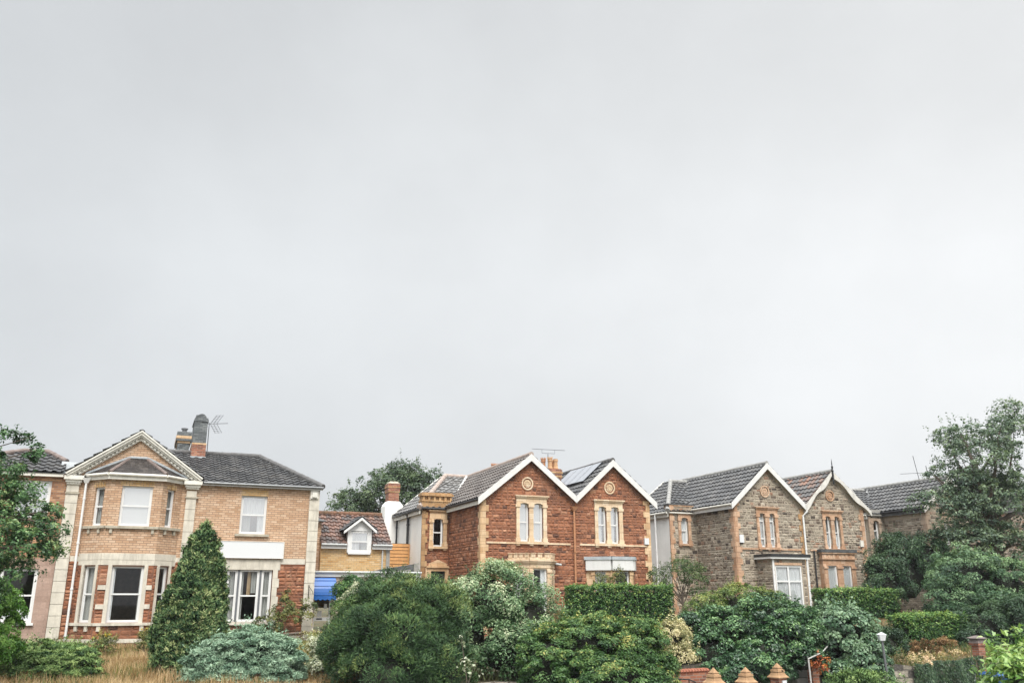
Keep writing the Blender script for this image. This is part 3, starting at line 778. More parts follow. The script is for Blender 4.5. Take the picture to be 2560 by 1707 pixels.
# ground triple window in a stone surround
mb = MB(); mb.pbox(F0, -3.76, -1.36, -.05, .16, 4.56, 4.97)
for (a, s) in ((-3.48, -1), (-1.64, 1)):
    z = 2.42; k = 0
    while z < 4.55:
        w = .20 if k % 2 else .27; zz = min(z + .36, 4.56)
        mb.pbox(F0, *( (a - w, a) if s < 0 else (a, a + w)), -.05, .16, z + .006, zz); z = zz; k += 1
mb.pbox(F0, -3.8, -1.32, -.13, .16, 2.40, 2.515)
for x in (-3.66, -1.52): mb.pbox(F0, x - .08, x + .08, -.09, .02, 2.2, 2.398)
H.part('window_surround', mb, M['cream'])
for (a0, a1, cu, sd) in ((-3.45, -3.03, [(0, 1, 0, 1, 'curtain')], 2), (-2.95, -2.16, [(0, .22, 0, 1, 'curtain'), (.42, .60, .5, 1, 'curtain_tan'), (.62, 1, .55, 1, 'curtain')], 3), (-2.08, -1.67, [(0, 1, 0, 1, 'curtain')], 4)):
    window(H, F0, a0, a1, 2.52, 4.55, rec=.06, curtains=cu, seed=sd)
for (a0, a1) in ((-3.03, -2.95), (-2.16, -2.08)):
    mb = MB(); mb.pbox(F0, a0, a1, .02, .15, 2.52, 4.55); H.part('mullion', mb, M['greyframe'])
# canted bay
B0, B1, B2, B3 = (-8.98, 0), (-8.17, -.8), (-6.27, -.8), (-5.50, 0)
facets = [Pl(B0, B1), Pl(B1, B2), Pl(B2, B3)]
offs = [0, 0, 0]
ww = [[(.36, .86, 6.14, 7.62)], [(.43, 1.55, 6.14, 7.68)], [(.32, .74, 6.14, 7.62)]]
gwn = [[(.34, .92, 2.56, 4.62)], [(.42, 1.56, 2.56, 4.62)], [(.28, .80, 2.56, 4.62)]]
mu, ml, mt_, ms = MB(), MB(), MB(), MB()
for i, p in enumerate(facets):
    wall(mu, p, 0, p.len, 5.06, 8.04, ww[i]); wall(ml, p, 0, p.len, 1.95, 4.9, gwn[i])
    e = .03 * math.tan(pi / 8)
    mt_.pbox(p, 0, p.len, -.03, .05, 4.86, 5.10); mt_.pbox(p, 0, p.len, -.055, .05, 1.83, 1.97)
    mt_.pbox(p, 0, p.len, -.022, .05, 4.66, 4.858)
    mt_.pbox(p, 0, p.len, -.10, .12, 2.45, 2.55)
    ms.pbox(p, 0, p.len, -.11, .12, 6.03, 6.13)
    for x in ((.2, p.len - .2) if i == 1 else (p.len * .3, p.len * .75)):
        ms.pbox(p, x - .05, x + .05, -.07, .02, 5.85, 6.028); mt_.pbox(p, x - .07, x + .07, -.07, .02, 2.25, 2.448)
    h = gwn[i][0]; jw = .14 if i == 1 else .12
    for (a0, a1) in ((h[0] - jw, h[0]), (h[1], h[1] + jw)): mt_.pbox(p, a0, a1, -.035, .12, 2.55, 4.66)
    if i == 1:
        for z in (3.05, 3.75): mt_.pbox(p, 0, h[0] - jw - .002, -.055, .05, z, z + .17); mt_.pbox(p, h[1] + jw + .002, p.len, -.055, .05, z, z + .17)
    ml.pbox(p, 0, p.len, -.01, .02, 1.2, 1.83)
bay = H.part('bay', mu, M['ybrick']); lb_ = H.part('lower_bay_wall', ml, M['bed_red'], bay)
for i, p in enumerate(facets): h = gwn[i][0]; stones(H, p, .01, p.len - .01, 1.97, 4.66, 'blk_red', [(h[0] - .12, h[1] + .12, 2.44, 4.66)], parent=bay, rows=(.13, .17, .2), relief=.035)
H.part('stone_band', mt_, M['cream'], bay); H.part('sill_band', ms, M['greystonetrim'], bay)
for i, p in enumerate(facets):
    mb = MB(); h = ww[i][0]; n = 12 if i == 1 else 5
    for k in range(n):
        x = h[0] - .06 + k * (h[1] - h[0] + .12) / n
        mb.pbox(p, x, x + .075, -.012, .05, h[3] + .004, h[3] + .19)
    mb.pbox(p, (h[0] + h[1]) / 2 - .05, (h[0] + h[1]) / 2 + .05, -.03, .05, h[3] + .003, h[3] + .235)
    H.part('brick_arch', mb, M['ybrick_pale'], bay)
for i, p in enumerate(facets):
    window(H, p, *ww[i][0], rec=.09, curtains=([(0, 1, 0, 1, 'blind')] if i == 1 else [(0, .45, 0, 1, 'curtain'), (.6, 1, 0, .8, 'curtain_tan')] if i == 0 else [(0, 1, 0, 1, 'curtain')]), glass='glass_sky' if i == 1 else 'glass', seed=10 + i)
    window(H, p, *gwn[i][0], rec=.09, curtains=([(0, .12, 0, 1, 'net'), (.9, 1, 0, 1, 'curtain')] if i == 1 else [(0, 1, 0, 1, 'curtain')] if i == 0 else [(0, .5, 0, 1, 'curtain')]), seed=14 + i)
# bay eaves, gutter and little hipped roof
E0, E1, E2, E3 = (-9.12, -.02), (-8.26, -.98), (-6.18, -.98), (-5.36, -.02)
T0, T1 = (-7.62, -.02, 8.84), (-6.95, -.02, 8.84)
mb = MB(); zr = 8.14
roof_plane(mb, [(E1[0], E1[1], zr), (E2[0], E2[1], zr), T1, T0], .17, .11, .006, .012)
roof_plane(mb, [(E0[0], E0[1], zr), (E1[0], E1[1], zr), T0], .17, .11, .006, .012)
roof_plane(mb, [(E2[0], E2[1], zr), (E3[0], E3[1], zr), T1], .17, .11, .006, .012)
br = H.part('bay_roof', mb, M['tile_plain'])
for e, t_ in ((E1, T0), (E2, T1)):
    mb = MB(); ridge_run(mb, (e[0], e[1], zr + .03), t_, .075, .3); H.part('hip_tile', mb, M['ridge_brown'], br)
mb = MB()
for a, b in (((-9.15, -.03, 8.17), (-7.62, -.03, 8.90)), ((-7.62, -.03, 8.90), (-6.95, -.03, 8.90)), ((-6.95, -.03, 8.90), (-5.35, -.03, 8.17))): mb.tube([a, b], .055, 6)
H.part('flashing', mb, M['lead'], br)
mb = MB()
for p, q in ((E0, E1), (E1, E2), (E2, E3)):
    d = Vector((q[0] - p[0], q[1] - p[1], 0)).normalized(); n = Vector((d.y, -d.x, 0))
    mb.tube([(p[0] + n.x * .05, p[1] + n.y * .05, 8.09), (q[0] + n.x * .05, q[1] + n.y * .05, 8.09)], .058, 8)
    mb.hexa([(p[0], p[1], 7.9), (q[0], q[1], 7.9), (q[0] - n.x * .1, q[1] - n.y * .1, 7.9), (p[0] - n.x * .1, p[1] - n.y * .1, 7.9)], [(p[0], p[1], 8.04), (q[0], q[1], 8.04), (q[0] - n.x * .1, q[1] - n.y * .1, 8.04), (p[0] - n.x * .1, p[1] - n.y * .1, 8.04)])
H.part('bay_gutter', mb, M['corn'])
downpipe(H, [(-9.08, -.16, 7.85), (-9.08, -.16, 1.55)], .045, 'white', hopper=(-9.08, -.14, 7.98))
# main roof
mb = MB()
roof_plane(mb, [(-9.85, -.2, 7.98), (.2, -.2, 7.98), (-2.1, 4.2, 9.82), (-6.4, 4.2, 9.82)])
roof_plane(mb, [(.2, -.2, 7.98), (.2, 8.6, 7.98), (-2.1, 4.2, 9.82)])
roof_plane(mb, [(.2, 8.6, 7.98), (-9.85, 8.6, 7.98), (-6.4, 4.2, 9.82), (-2.1, 4.2, 9.82)])
mb.face([(-9.85, 8.6, 7.98), (-9.85, -.2, 7.98), (-6.4, 4.2, 9.82)])
roof_plane(mb, [(-4.74, -.3, 8.17), (-4.74, 4.6, 8.17), (-7.28, 4.6, 9.95), (-7.28, -.3, 9.95)])
roof_plane(mb, [(-9.84, 4.6, 8.15), (-9.84, -.3, 8.15), (-7.28, -.3, 9.95), (-7.28, 4.6, 9.95)])
rf = H.part('roof', mb, M['tile_dark'])
for a_, b_, r_ in (((-6.4, 4.2, 9.86), (-2.1, 4.2, 9.86), .12), ((-2.1, 4.2, 9.86), (.2, -.2, 8.06), .12), ((-7.28, 4.3, 9.98), (-7.28, -.1, 9.98), .09)):
    mb = MB(); ridge_run(mb, a_, b_, r_); H.part('ridge_tile', mb, M['ridge_dark'], rf)
mb = MB(); mb.hexa([(-10.1, .2, 7.6), (-9.2, .2, 7.6), (-9.0, 3, 7.6), (-10.1, 3, 7.6)], [(-10.1, .5, 8.68), (-8.7, .5, 8.62), (-8.7, 3, 8.8), (-10.1, 3, 8.85)]); H.part('lead_valley', mb, M['lead'], rf)
gutter(H, (-4.72, -.27, 8.0), (.2, -.27, 8.0), .05, 'metal', board=(7.9, 7.99))
# chimneys
c1 = chimney_stack(H, -5.17, -4.60, 3.4, 5.1, 8.9, 11.38, [M['greybrick'], M['redbrick'], M['terra'], M['lead']],
                   bands=[(9.3, 9.60, .05, 3), (9.602, 10.14, .022, 1), (10.142, 10.21, .03, 2), (11.2, 11.3, .03, 0)], parent=rf)
mb = MB(); 
for k in range(8):
    t0, t1 = pi * k / 8, pi * (k + 1) / 8; q = lambda t: (-4.88 - .21 * cos(t), 11.38 + .19 * sin(t))
    (a, z), (b, y) = q(t0), q(t1); mb.hexa([(a, 3.45, 11.38), (b, 3.45, 11.38), (b, 4.9, 11.38), (a, 4.9, 11.38)], [(a, 3.45, z + .001), (b, 3.45, y + .001), (b, 4.9, y + .001), (a, 4.9, z + .001)])
mb.box(-5.13, -4.95, 3.42, 3.8, 11.38, 11.5); H.part('chimney_cap', mb, M['greybrick'], rf)
c2 = chimney_stack(H, -5.74, -5.22, 6.0, 8.4, 9.3, 10.98, [M['greybrick'], M['terra']], bands=[(10.58, 10.68, .03, 1), (10.682, 10.78, .09, 0), (10.782, 10.92, .10, 1), (10.922, 11.12, .07, 0)], parent=rf)
mb = MB(); mb.lathe([(.12, 0), (.11, .14), (.11, .2), (.16, .21), (.16, .27), (.05, .3)], (-5.48, 6.6, 11.12), 12); H.part('chimney_pot', mb, M['metal'], rf)
# rear wing seen past the right corner
mb = MB(); mb.box(.1, 1.04, 4.3, 9.5, 3.0, 6.95, 0); H.part('rear_wing', mb, M['ybrick'])
mb = MB(); mb.hexa([(-.1, 4.0, 6.95), (1.2, 4.0, 6.95), (1.2, 9.6, 6.95), (-.1, 9.6, 6.95)], [(-.1, 5.0, 7.5), (.2, 5.0, 7.5), (.2, 9.6, 7.5), (-.1, 9.6, 7.5)]); H.part('rear_roof', mb, M['felt'])
# blank signboard, bracket
SG = Thing('signboard', 'long blank white signboard between upper and ground windows of the yellow brick house', 'sign', (-2.55, -.1, 5.04))
mb = MB(); mb.pbox(F0, -3.80, -1.30, -.14, -.055, 5.035, 5.68); SG.part('board', mb, M['signboard'])
mb = MB()
for b in ((-3.83, -1.27, -.155, -.05, 5.682, 5.70), (-3.83, -1.27, -.155, -.05, 5.015, 5.033), (-3.83, -3.802, -.155, -.05, 5.034, 5.681), (-1.298, -1.27, -.155, -.05, 5.034, 5.681)): mb.pbox(F0, *b)
SG.part('frame', mb, M['corn'])
BK = Thing('wall_bracket', 'thin black iron bracket on the stone pilaster beside the blue awning', 'bracket', (-.12, -.1, 3.5))
mb = MB(); mb.tube([(-.14, -.13, 3.42), (-.14, -.13, 3.98)], .016, 6); mb.tube([(-.14, -.13, 3.92), (-.02, -.32, 3.72), (.02, -.34, 3.60)], .012, 6); BK.part('rod', mb, M['ink'])

# TV aerials
def yagi(name, label, base, top, boom0, boom1, n, el, refl=False, loop=None):
    T = Thing(name, label, 'aerial', base)
    mb = MB(); mb.tube([base, top], .018, 6); T.part('mast', mb, M['wire'])
    b0, b1 = Vector(boom0), Vector(boom1); d = (b1 - b0).normalized(); s = d.cross(Vector((0, 0, 1))).normalized()
    mb = MB(); mb.tube([b0, b1], .013, 5)
    for k in range(n):
        p = b0.lerp(b1, .12 + .86 * k / max(1, n - 1)); mb.tube([p - s * el, p + s * el], .007, 4)
    if refl:
        for sg in (1, -1):
            for k in range(3):
                q = b0 + d * (.10 + .14 * k); e = q + Vector((d.x * .26, d.y * .26, sg * .42 + .0)); mb.tube([q, e], .009, 4)
            for k in range(5):
                q = b0 + Vector((d.x * (.1 + .05 * k), d.y * (.1 + .05 * k), sg * .08 * (k + 1))); mb.tube([q, q + d * .28], .006, 4)
    if loop:
        (l0, l1, lz) = loop; p, q = b0.lerp(b1, l0), b0.lerp(b1, l1)
        mb.tube([p, p - Vector((0, 0, lz)), q - Vector((0, 0, lz)), q], .011, 5)
    T.part('antenna', mb, M['wire'])
    return T
yagi('roof_aerial', 'spiky TV aerial on a tall pole beside the grey brick chimney', (-4.5, 3.6, 9.6), (-4.53, 3.6, 11.2), (-4.58, 3.6, 11.15), (-3.72, 3.5, 11.22), 5, .07, refl=True)

# ---------------------------------------------------------------- painted neighbour at far left
N = Thing('painted_house', 'house at far left with brick above pink painted blocks, half hidden by a leafy branch', 'house', (-12.5, 0, 1.6))
nu = (-11.5, -10.29, 6.38, 7.83); ng = (-11.6, -10.31, 2.56, 4.52)
mb = MB(); wall(mb, F0, -17, -9.78, 4.9, 8.12, [nu]); N.part('upper_wall', mb, M['obrick'])
mb = MB(); wall(mb, F0, -17, -9.78, 1.2, 4.9, [ng]); mb.face([(-17, 6, 1.2), (-9.8, 6, 1.2), (-9.8, 6, 8.1), (-17, 6, 8.1)]); mb.face([(-17, 0, 4.88), (-9.8, 0, 4.88), (-9.8, 6, 4.88), (-17, 6, 4.88)]); mb.face([(-17, 0, 1.2), (-17, 6, 1.2), (-17, 6, 8.1), (-17, 0, 8.1)]); N.part('lower_wall', mb, M['pinkblock'])
window(N, F0, *nu, curtains=[(0, 1, 0, 1, 'net')], glass='glass_sky', seed=21, t=.09)
window(N, F0, *ng, curtains=[(.0, 1, 0, .24, 'net')], seed=22, t=.10, sill=(.08, .09, .10), sillmat='white')
mb = MB()
roof_plane(mb, [(-14.2, -.25, 8.12), (-9.93, -.25, 8.12), (-9.93, .8, 8.66), (-10.75, 1.75, 9.14), (-11.6, 1.75, 9.14), (-13.4, .6, 8.55)])
roof_plane(mb, [(-9.93, 5.6, 8.1), (-17, 5.6, 8.1), (-11.6, 1.75, 9.1), (-10.75, 1.75, 9.1)])
mb.face([(-17.2, -.25, 8.12), (-14.2, -.25, 8.12), (-13.4, .6, 8.55), (-17.2, 5.6, 8.1)])
r_ = N.part('roof', mb, M['tile_dark'])
mb = MB(); ridge_run(mb, (-9.95, .8, 8.72), (-10.75, 1.75, 9.2), .10); ridge_run(mb, (-10.75, 1.75, 9.2), (-11.6, 1.75, 9.2), .10); ridge_run(mb, (-11.6, 1.75, 9.2), (-13.4, .6, 8.6), .10); N.part('ridge_tile', mb, M['ridge_brown'], r_)
mb = MB(); mb.pbox(F0, -14.2, -9.92, -.2, .05, 7.98, 8.10); N.part('eaves_board', mb, M['corn'])

# ---------------------------------------------------------------- low brick cottage with dormer, porch in front
K = Thing('brick_cottage', 'low buff brick cottage with a red-brown tiled roof and one white dormer', 'house', (2.7, 4, 1.6))
F4 = Front(4.0)
dw = (2.40, 3.30, 5.56, 6.50)
mb = MB(); wall(mb, F4, 1.02, 4.32, 3.0, 5.95, [(2.26, 3.41, 5.45, 5.95)]); mb.face([(1.0, 8, 3), (4.32, 8, 3), (4.32, 8, 5.9), (1.0, 8, 5.9)]); mb.face([(4.32, 4, 3), (4.32, 8, 3), (4.32, 8, 5.9), (4.32, 6, 7.4), (4.32, 4, 5.9)]); mb.face([(1.02, 4, 3), (1.02, 8, 3), (1.02, 8, 5.9), (1.02, 6, 7.4), (1.02, 4, 5.9)])
K.part('wall', mb, M['ybrick_pale'])
mb = MB()
zk = lambda d: 5.86 + (d - 3.82) * 1.6 / 2.18
for (x0, x1, d0) in ((.98, 2.25, 3.82), (3.42, 4.42, 3.82), (2.25, 3.42, 4.75)):
    roof_plane(mb, [(x0, d0, zk(d0)), (x1, d0, zk(d0)), (x1, 6.0, 7.46), (x0, 6.0, 7.46)], .26, .32, .045, .05)
roof_plane(mb, [(4.42, 8.2, 5.86), (.98, 8.2, 5.86), (.98, 6.0, 7.46), (4.42, 6.0, 7.46)], .26, .32, .045, .05)
kr = K.part('roof', mb, M['tile_red'])
mb = MB(); ridge_run(mb, (.98, 6, 7.50), (4.40, 6, 7.50), .12); K.part('ridge_tile', mb, M['mossy'], kr)
gutter(K, (1.0, 3.74, 5.86), (2.2, 3.74, 5.86), .05, 'gutter_grey', board=(5.68, 5.83)); gutter(K, (3.45, 3.74, 5.86), (4.42, 3.74, 5.86), .05, 'gutter_grey', board=(5.68, 5.83))
downpipe(K, [(3.98, 3.9, 5.8), (3.98, 3.9, 4.7)], .04, 'gutter_grey')
mb = MB(); mb.pbox(F4, 4.18, 4.36, -.05, .2, 3, 5.7); K.part('end_pier', mb, M['slab'])
# dormer
FD = Front(3.93)
mb = MB()
for b in ((2.25, dw[0], 0, .10, 5.5, 6.52), (dw[1], 3.42, 0, .10, 5.5, 6.52), (2.25, 3.42, 0, .10, 6.522, 6.66), (2.30, 3.38, -.03, .12, 5.44, 5.555)): mb.pbox(FD, *b)
mb.face([FD.P(2.25, .02, 6.66), FD.P(3.42, .02, 6.66), FD.P(2.85, .02, 7.08)])
mb.face([(2.25, 3.95, 5.9), (2.25, 5.2, 6.7), (2.25, 3.95, 6.66)], 1); mb.face([(3.42, 3.95, 5.9), (3.42, 5.2, 6.7), (3.42, 3.95, 6.66)], 1)
dm = K.part('dormer', mb, [M['white'], M['lead']])
window(K, FD, *dw, rec=.03, curtains=[(0, .5, 0, .5, 'net'), (0, 1, .5, 1, 'net'), (.66, 1, 0, .5, 'curtain')], seed=31, glass='glass_sky', t=.06)
mb = MB()
for p, q in (((2.02, 6.50), (2.86, 7.16)), ((2.86, 7.16), (3.60, 6.55))):
    mb.hexa([(p[0], 3.70, p[1] - .13), (q[0], 3.70, q[1] - .13), (q[0], 3.73, q[1] - .13), (p[0], 3.73, p[1] - .13)], [(p[0], 3.70, p[1]), (q[0], 3.70, q[1]), (q[0], 3.73, q[1]), (p[0], 3.73, p[1])])
mb.face([(2.02, 3.72, 6.42), (2.86, 3.72, 7.08), (2.86, 3.95, 7.08), (2.02, 3.95, 6.42)]); mb.face([(2.86, 3.72, 7.08), (3.60, 3.72, 6.47), (3.60, 3.95, 6.47), (2.86, 3.95, 7.08)])
K.part('dormer_bargeboard', mb, M['white'], dm)
mb = MB()
roof_plane(mb, [(2.0, 5.4, 6.52), (2.0, 3.72, 6.52), (2.86, 3.72, 7.19), (2.86, 5.9, 7.19)], .24, .26, .03, .04); roof_plane(mb, [(3.62, 3.72, 6.57), (3.62, 5.4, 6.57), (2.86, 5.9, 7.19), (2.86, 3.72, 7.19)], .24, .26, .03, .04)
K.part('dormer_roof', mb, M['tile_dark'], dm)

P_ = Thing('entrance_porch', 'flat roofed pink rendered entrance porch with long white fascia', 'porch', (2.6, 1.2, 1.7))
FP = Front(1.2)
pd = (.36, 1.10, 1.7, 4.05); pw = (2.55, 3.4, 3.0, 4.10)
mb = MB(); wall(mb, FP, .12, 5.0, 1.2, 4.36, [pd, pw], rev=.12); mb.face([(5.0, 1.2, 1.2), (5.0, 4.6, 1.2), (5.0, 4.6, 4.36), (5.0, 1.2, 4.36)])
P_.part('wall', mb, M['render_pink'])
mb = MB(); mb.pbox(FP, .1, 5.06, -.12, -.08, 4.34, 4.50); mb.box(5.06, 5.10, 1.08, 4.6, 4.34, 4.50); P_.part('fascia', mb, M['white'])
mb = MB(); mb.tube([(.1, 1.02, 4.53), (5.1, 1.02, 4.53)], .05, 8); P_.part('gutter', mb, M['gutter_grey'])
mb = MB(); mb.box(.1, 5.08, 1.12, 4.0, 4.50, 4.58); mb.box(.15, .5, 2.2, 3.0, 4.58, 4.9); P_.part('flat_roof', mb, M['felt'])
downpipe(P_, [(4.85, 1.0, 4.5), (4.85, 1.0, 1.5)], .04, 'white')
window(P_, FP, *pw, rec=.05, kind='plain', curtains=[(0, 1, 0, 1, 'net')], seed=33)
# glazed entrance door
mb = MB(); fw = .085
for b in ((pd[0], pd[0] + .03, .04, .10, 1.7, 4.05), (1.015, 1.10, .04, .10, 1.7, 4.05), (.39, 1.015, .04, .10, 3.97, 4.05), (.39, 1.015, .045, .095, 2.50, 2.64), (.39, 1.015, .045, .095, 1.7, 1.80)): mb.pbox(FP, *b)
dr = P_.part('door', mb, M['white'])
mb = MB(); mb.face([FP.P(.38, .07, 1.75), FP.P(1.03, .07, 1.75), FP.P(1.03, .07, 4.0), FP.P(.38, .07, 4.0)]); P_.part('pane', mb, M['glass'], dr)
mb = MB(); mb.pbox(FP, .50, .74, .03, .05, 2.545, 2.605); P_.part('letter_box', mb, M['ink'], dr)
mb = MB(); mb.pbox(FP, .80, .94, .066, .068, 3.0, 3.2); mb.pbox(FP, .52, .72, .066, .068, 2.66, 2.92); P_.part('notice', mb, M['blind'], dr)

# white flat roof upstand and ridge flashing behind the porch
UP = P_
mb = MB(); mb.hexa([(3.3, 3.2, 4.59), (5.55, 3.2, 4.59), (5.55, 4.4, 4.59), (3.3, 4.4, 4.59)], [(3.3, 3.2, 4.64), (5.55, 3.2, 5.02), (5.55, 4.4, 5.02), (3.3, 4.4, 4.64)]); UP.part('roof_upstand', mb, M['felt'])
mb = MB(); mb.hexa([(3.3, 3.16, 4.53), (5.2, 3.16, 4.66), (5.2, 3.2, 4.66), (3.3, 3.2, 4.53)], [(3.3, 3.16, 4.58), (5.2, 3.16, 4.73), (5.2, 3.2, 4.73), (3.3, 3.2, 4.58)]); mb.box(5.35, 5.58, 3.1, 3.19, 4.62, 5.03); UP.part('edge_trim', mb, M['slab'])

AW = Thing('door_awning', 'bright blue scalloped canvas awning over the glazed porch door', 'awning', (.8, 1.1, 3.4))
mb = MB(); n = 10; a0, a1 = .20, 1.18
prof = [(1.2 - .72 * sin(pi / 2 * i / n), 4.28 - .72 * (1 - cos(pi / 2 * i / n)) + .05 * sin(pi * 2 * i / n) ** 2) for i in range(n + 1)]
for (d0, z0), (d1, z1) in zip(prof, prof[1:]): mb.face([(a0, d0, z0), (a0, d1, z1), (a1, d1, z1), (a1, d0, z0)][::-1])
dF = prof[-1][0]
for k in range(5):
    for j in range(6):
        x0, x1 = a0 + (a1 - a0) * (k + j / 6) / 5, a0 + (a1 - a0) * (k + (j + 1) / 6) / 5
        b0, b1 = 3.40 - .055 * sin(pi * j / 6), 3.40 - .055 * sin(pi * (j + 1) / 6)
        mb.face([(x0, dF, b0), (x1, dF, b1), (x1, dF, 3.56), (x0, dF, 3.56)])
for a in (a0, a1): mb.face([(a, 1.2, 4.28)] + [(a, d, z) for d, z in prof[1:]] + [(a, dF, 3.40), (a, 1.2, 3.40)])
AW.part('canvas', mb, M['awning'])
mb = MB()
for i in (0, 4, 7, 10): d, z = prof[i]; mb.tube([(a0 - .01, d - .008, z + .006), (a1 + .01, d - .008, z + .006)], .014, 6)
AW.part('hoop', mb, M['awning'])

FE = Thing('timber_fence', 'orange new timber fence panel standing on the flat roof by the white wing', 'fence', (5.6, 6.7, 5.0))
mb = MB(); z = 4.95; k = 0
while z < 6.1:
    h = .16; mb.hexa([(5.08, 6.68 - .012, z), (6.06, 6.68 - .012, z), (6.06, 6.72, z), (5.08, 6.72, z)], [(5.08, 6.69, z + h - .012), (6.06, 6.69, z + h - .012), (6.06, 6.72, z + h - .012), (5.08, 6.72, z + h - .012)]); mb.box(5.08, 6.06, 6.70, 6.715, z + h - .012, z + h + .012, 1); z += h + .012  # black strips between the boards stand in for gap shadows
FE.part('board', mb, [M['timber'], M['ink']])
for x in (5.02, 6.06):
    mb = MB(); mb.box(x, x + .06, 6.66, 6.76, 4.9, 6.14); FE.part('post', mb, M['timber'])

# ---------------------------------------------------------------- red stone semi-detached pair and brown stone pair
def villa(name, label, stone, quoin, roofm, ridgem, s0, s1, apex, left, right, zb, win, wingd=None, wing=None, wl=None, barge_mat='barge', wavy=False, gutl=None, head_hood=True, curt=None, frame='sash', bays=(), leftq=True, back=9.6, terra='terra', strz=(5.86, 5.94), rosez=8.68):
    """gabled front house: s0..s1 wall, apex/left/right on the roof top line (s,z)"""
    T = Thing(name, label, 'house', ((s0 + s1) / 2, 0, zb))
    holes = [(a0, a1, win['z0'], win['z1'] + .08) for a0, a1 in win['lights']] + list(bays)
    ze = 7.75
    mb = MB(); wall(mb, F0, s0, s1, zb - .5, ze, holes)
    sl = lambda p: (apex[1] - p[1]) / (apex[0] - p[0])
    zl = apex[1] - abs(sl(left)) * (apex[0] - s0) - .10; zr_ = apex[1] - abs(sl(right)) * (s1 - apex[0]) - .10
    mb.face([(s0, 0, ze), (s1, 0, ze), (s1, 0, zr_), (apex[0], 0, apex[1] - .10), (s0, 0, zl)])
    wd = wingd or back
    mb.face([(s0, 0, zb - .5), (s0, 0, zl), (s0, wd, zl), (s0, wd, zb - .5)])
    mb.face([(s1, 0, zb - .5), (s1, back, zb - .5), (s1, back, zr_), (s1, 0, zr_)])
    mb.face([(s0, back, zb - .5), (s1, back, zb - .5), (s1, back, zr_), (apex[0], back, apex[1] - .1), (s0, back, zl)])
    mb.face([(s0, .02, 5.8), (s1, .02, 5.8), (s1, back, 5.8), (s0, back, 5.8)])
    bed, blk = ('bed_red', 'blk_red') if stone == 'redstone' else ('bed_grey', 'blk_brown')
    wl0 = T.part('wall', mb, M[bed])
    J = win['jambs']; big = stone != 'redstone'
    kw = dict(rows=(.10, .13, .16, .20), wid=(.13, .38), relief=.035, gap=.010) if big else dict(rows=(.09, .115, .14, .165), wid=(.12, .34), relief=.042)
    if leftq: stones(T, Pl((s0, wd), (s0, 0)), 0.02, wd - .02, zb - .3, min(zl, ze + .2), blk, parent=wl0, **kw)
    stones(T, F0, s0 + .02, s1 - .02, zb - .3, ze + .12, blk, [(J[0][0], J[-1][1], win['z0'] - .12, win['ztop'])] + list(bays), gable=(apex[0], apex[1] - .12, ze + .12), parent=wl0, **kw)
    mb = MB()
    if leftq: quoins(mb, F0, s0 - .018, zb, zl - .05, 1)
    if leftq: quoins(mb, Pl((s0, 3), (s0, 0)), 3.018, zb, zl - .05, -1, .22, .36)
    if leftq: T.part('quoin', mb, M[quoin])
    if win.get('rightq', True):
        mb = MB(); quoins(mb, F0, s1 + .012, zb, zr_ - .05, -1, rng=random.Random(5)); T.part('quoin', mb, M[quoin if not win.get('pipeq') else 'terra_dull'])
    J = win['jambs']
    mb = MB()
    for (a0, a1) in ((s0 + .24, J[0][0] - .03), (J[-1][1] + .06, s1 - .24)):
        mb = MB(); mb.pbox(F0, a0, a1, -.056, .03, *strz); T.part('string_course', mb, M[win.get('strmat', terra)])
    surround(T, F0, J, win['z0'], win['z1'], win['ztop'], (J[0][0] - .07, J[-1][1] + .09, win['ztop'], win['ztop'] + .13), (J[0][0] - .03, J[-1][1] + .07, win['z0'] - .12, win['z0']), terra)
    for i, (a0, a1) in enumerate(win['lights']):
        window(T, F0, a0, a1, win['z0'] + .002, win['z1'] + .075, frame, rec=.10, curtains=curt or [], seed=int(s0 * 10) + i, glass=win.get('glass', 'glass_sky'), t=.055, mid=win.get('mid', .5))
    mb = MB(); rose(mb, F0, apex[0] - .13, rosez, .30); T.part('rosette', mb, M[terra])
    mb = MB()
    roof_plane(mb, [(left[0], back, left[1]), (left[0], -.26, left[1]), (apex[0], -.26, apex[1]), (apex[0], back, apex[1])])
    roof_plane(mb, [(right[0], -.26, right[1]), (right[0], back, right[1]), (apex[0], back, apex[1]), (apex[0], -.26, apex[1])])
    rf = T.part('roof', mb, M[roofm])
    mb = MB(); ridge_run(mb, (apex[0], -.24, apex[1] + .03), (apex[0], back, apex[1] + .03)); T.part('ridge_tile', mb, M[ridgem], rf)
    barge(T, (apex[0], apex[1] + .04), (left[0] - .02, left[1] + .03), (right[0] + .02, right[1] + .03), .33, mat=barge_mat, wavy=wavy)
    if gutl: gutter(T, (left[0] - .03, -.2, left[1] - .05), (left[0] - .03, wd, left[1] - .05), .055, gutl[0], board=(left[1] - .28, left[1] - .10), boardmat=gutl[1], out=(-1, 0))
    if wing:
        w = wing; FW = Front(wd); wl_ = w['l']; zw = w['ze']; hip = w['hip']; h = w['win']; jb = w['jambs']
        hs = [h] + ([w['door']] if 'door' in w else [])
        mb = MB(); wall(mb, FW, wl_, s0, zb - .5, zw, hs); ww_ = T.part('wing_wall', mb, M[bed])
        stones(T, FW, wl_ + .02, s0 - .01, zb - .3, zw, blk, [(jb[0][0], jb[1][1], h[2] - .1, w['ztop'])] + ([(w['door'][0] - .28, w['door'][1] + .24, zb - .3, w['door'][3] + .2)] if 'door' in w else []), parent=ww_, **kw)
        mb = MB(); mb.face([(wl_, wd, zb - .5), (wl_, wd, zw), (wl_, hip[1] + .7, zw), (wl_, hip[1] + .7, zb - .5)])
        mb.face([(wl_, hip[1] + .7, zb - .5), (wl_, hip[1] + .7, zw), (s0 + 1, hip[1] + .7, hip[2] - .1), (s0 + 1, hip[1] + .7, zb - .5)])
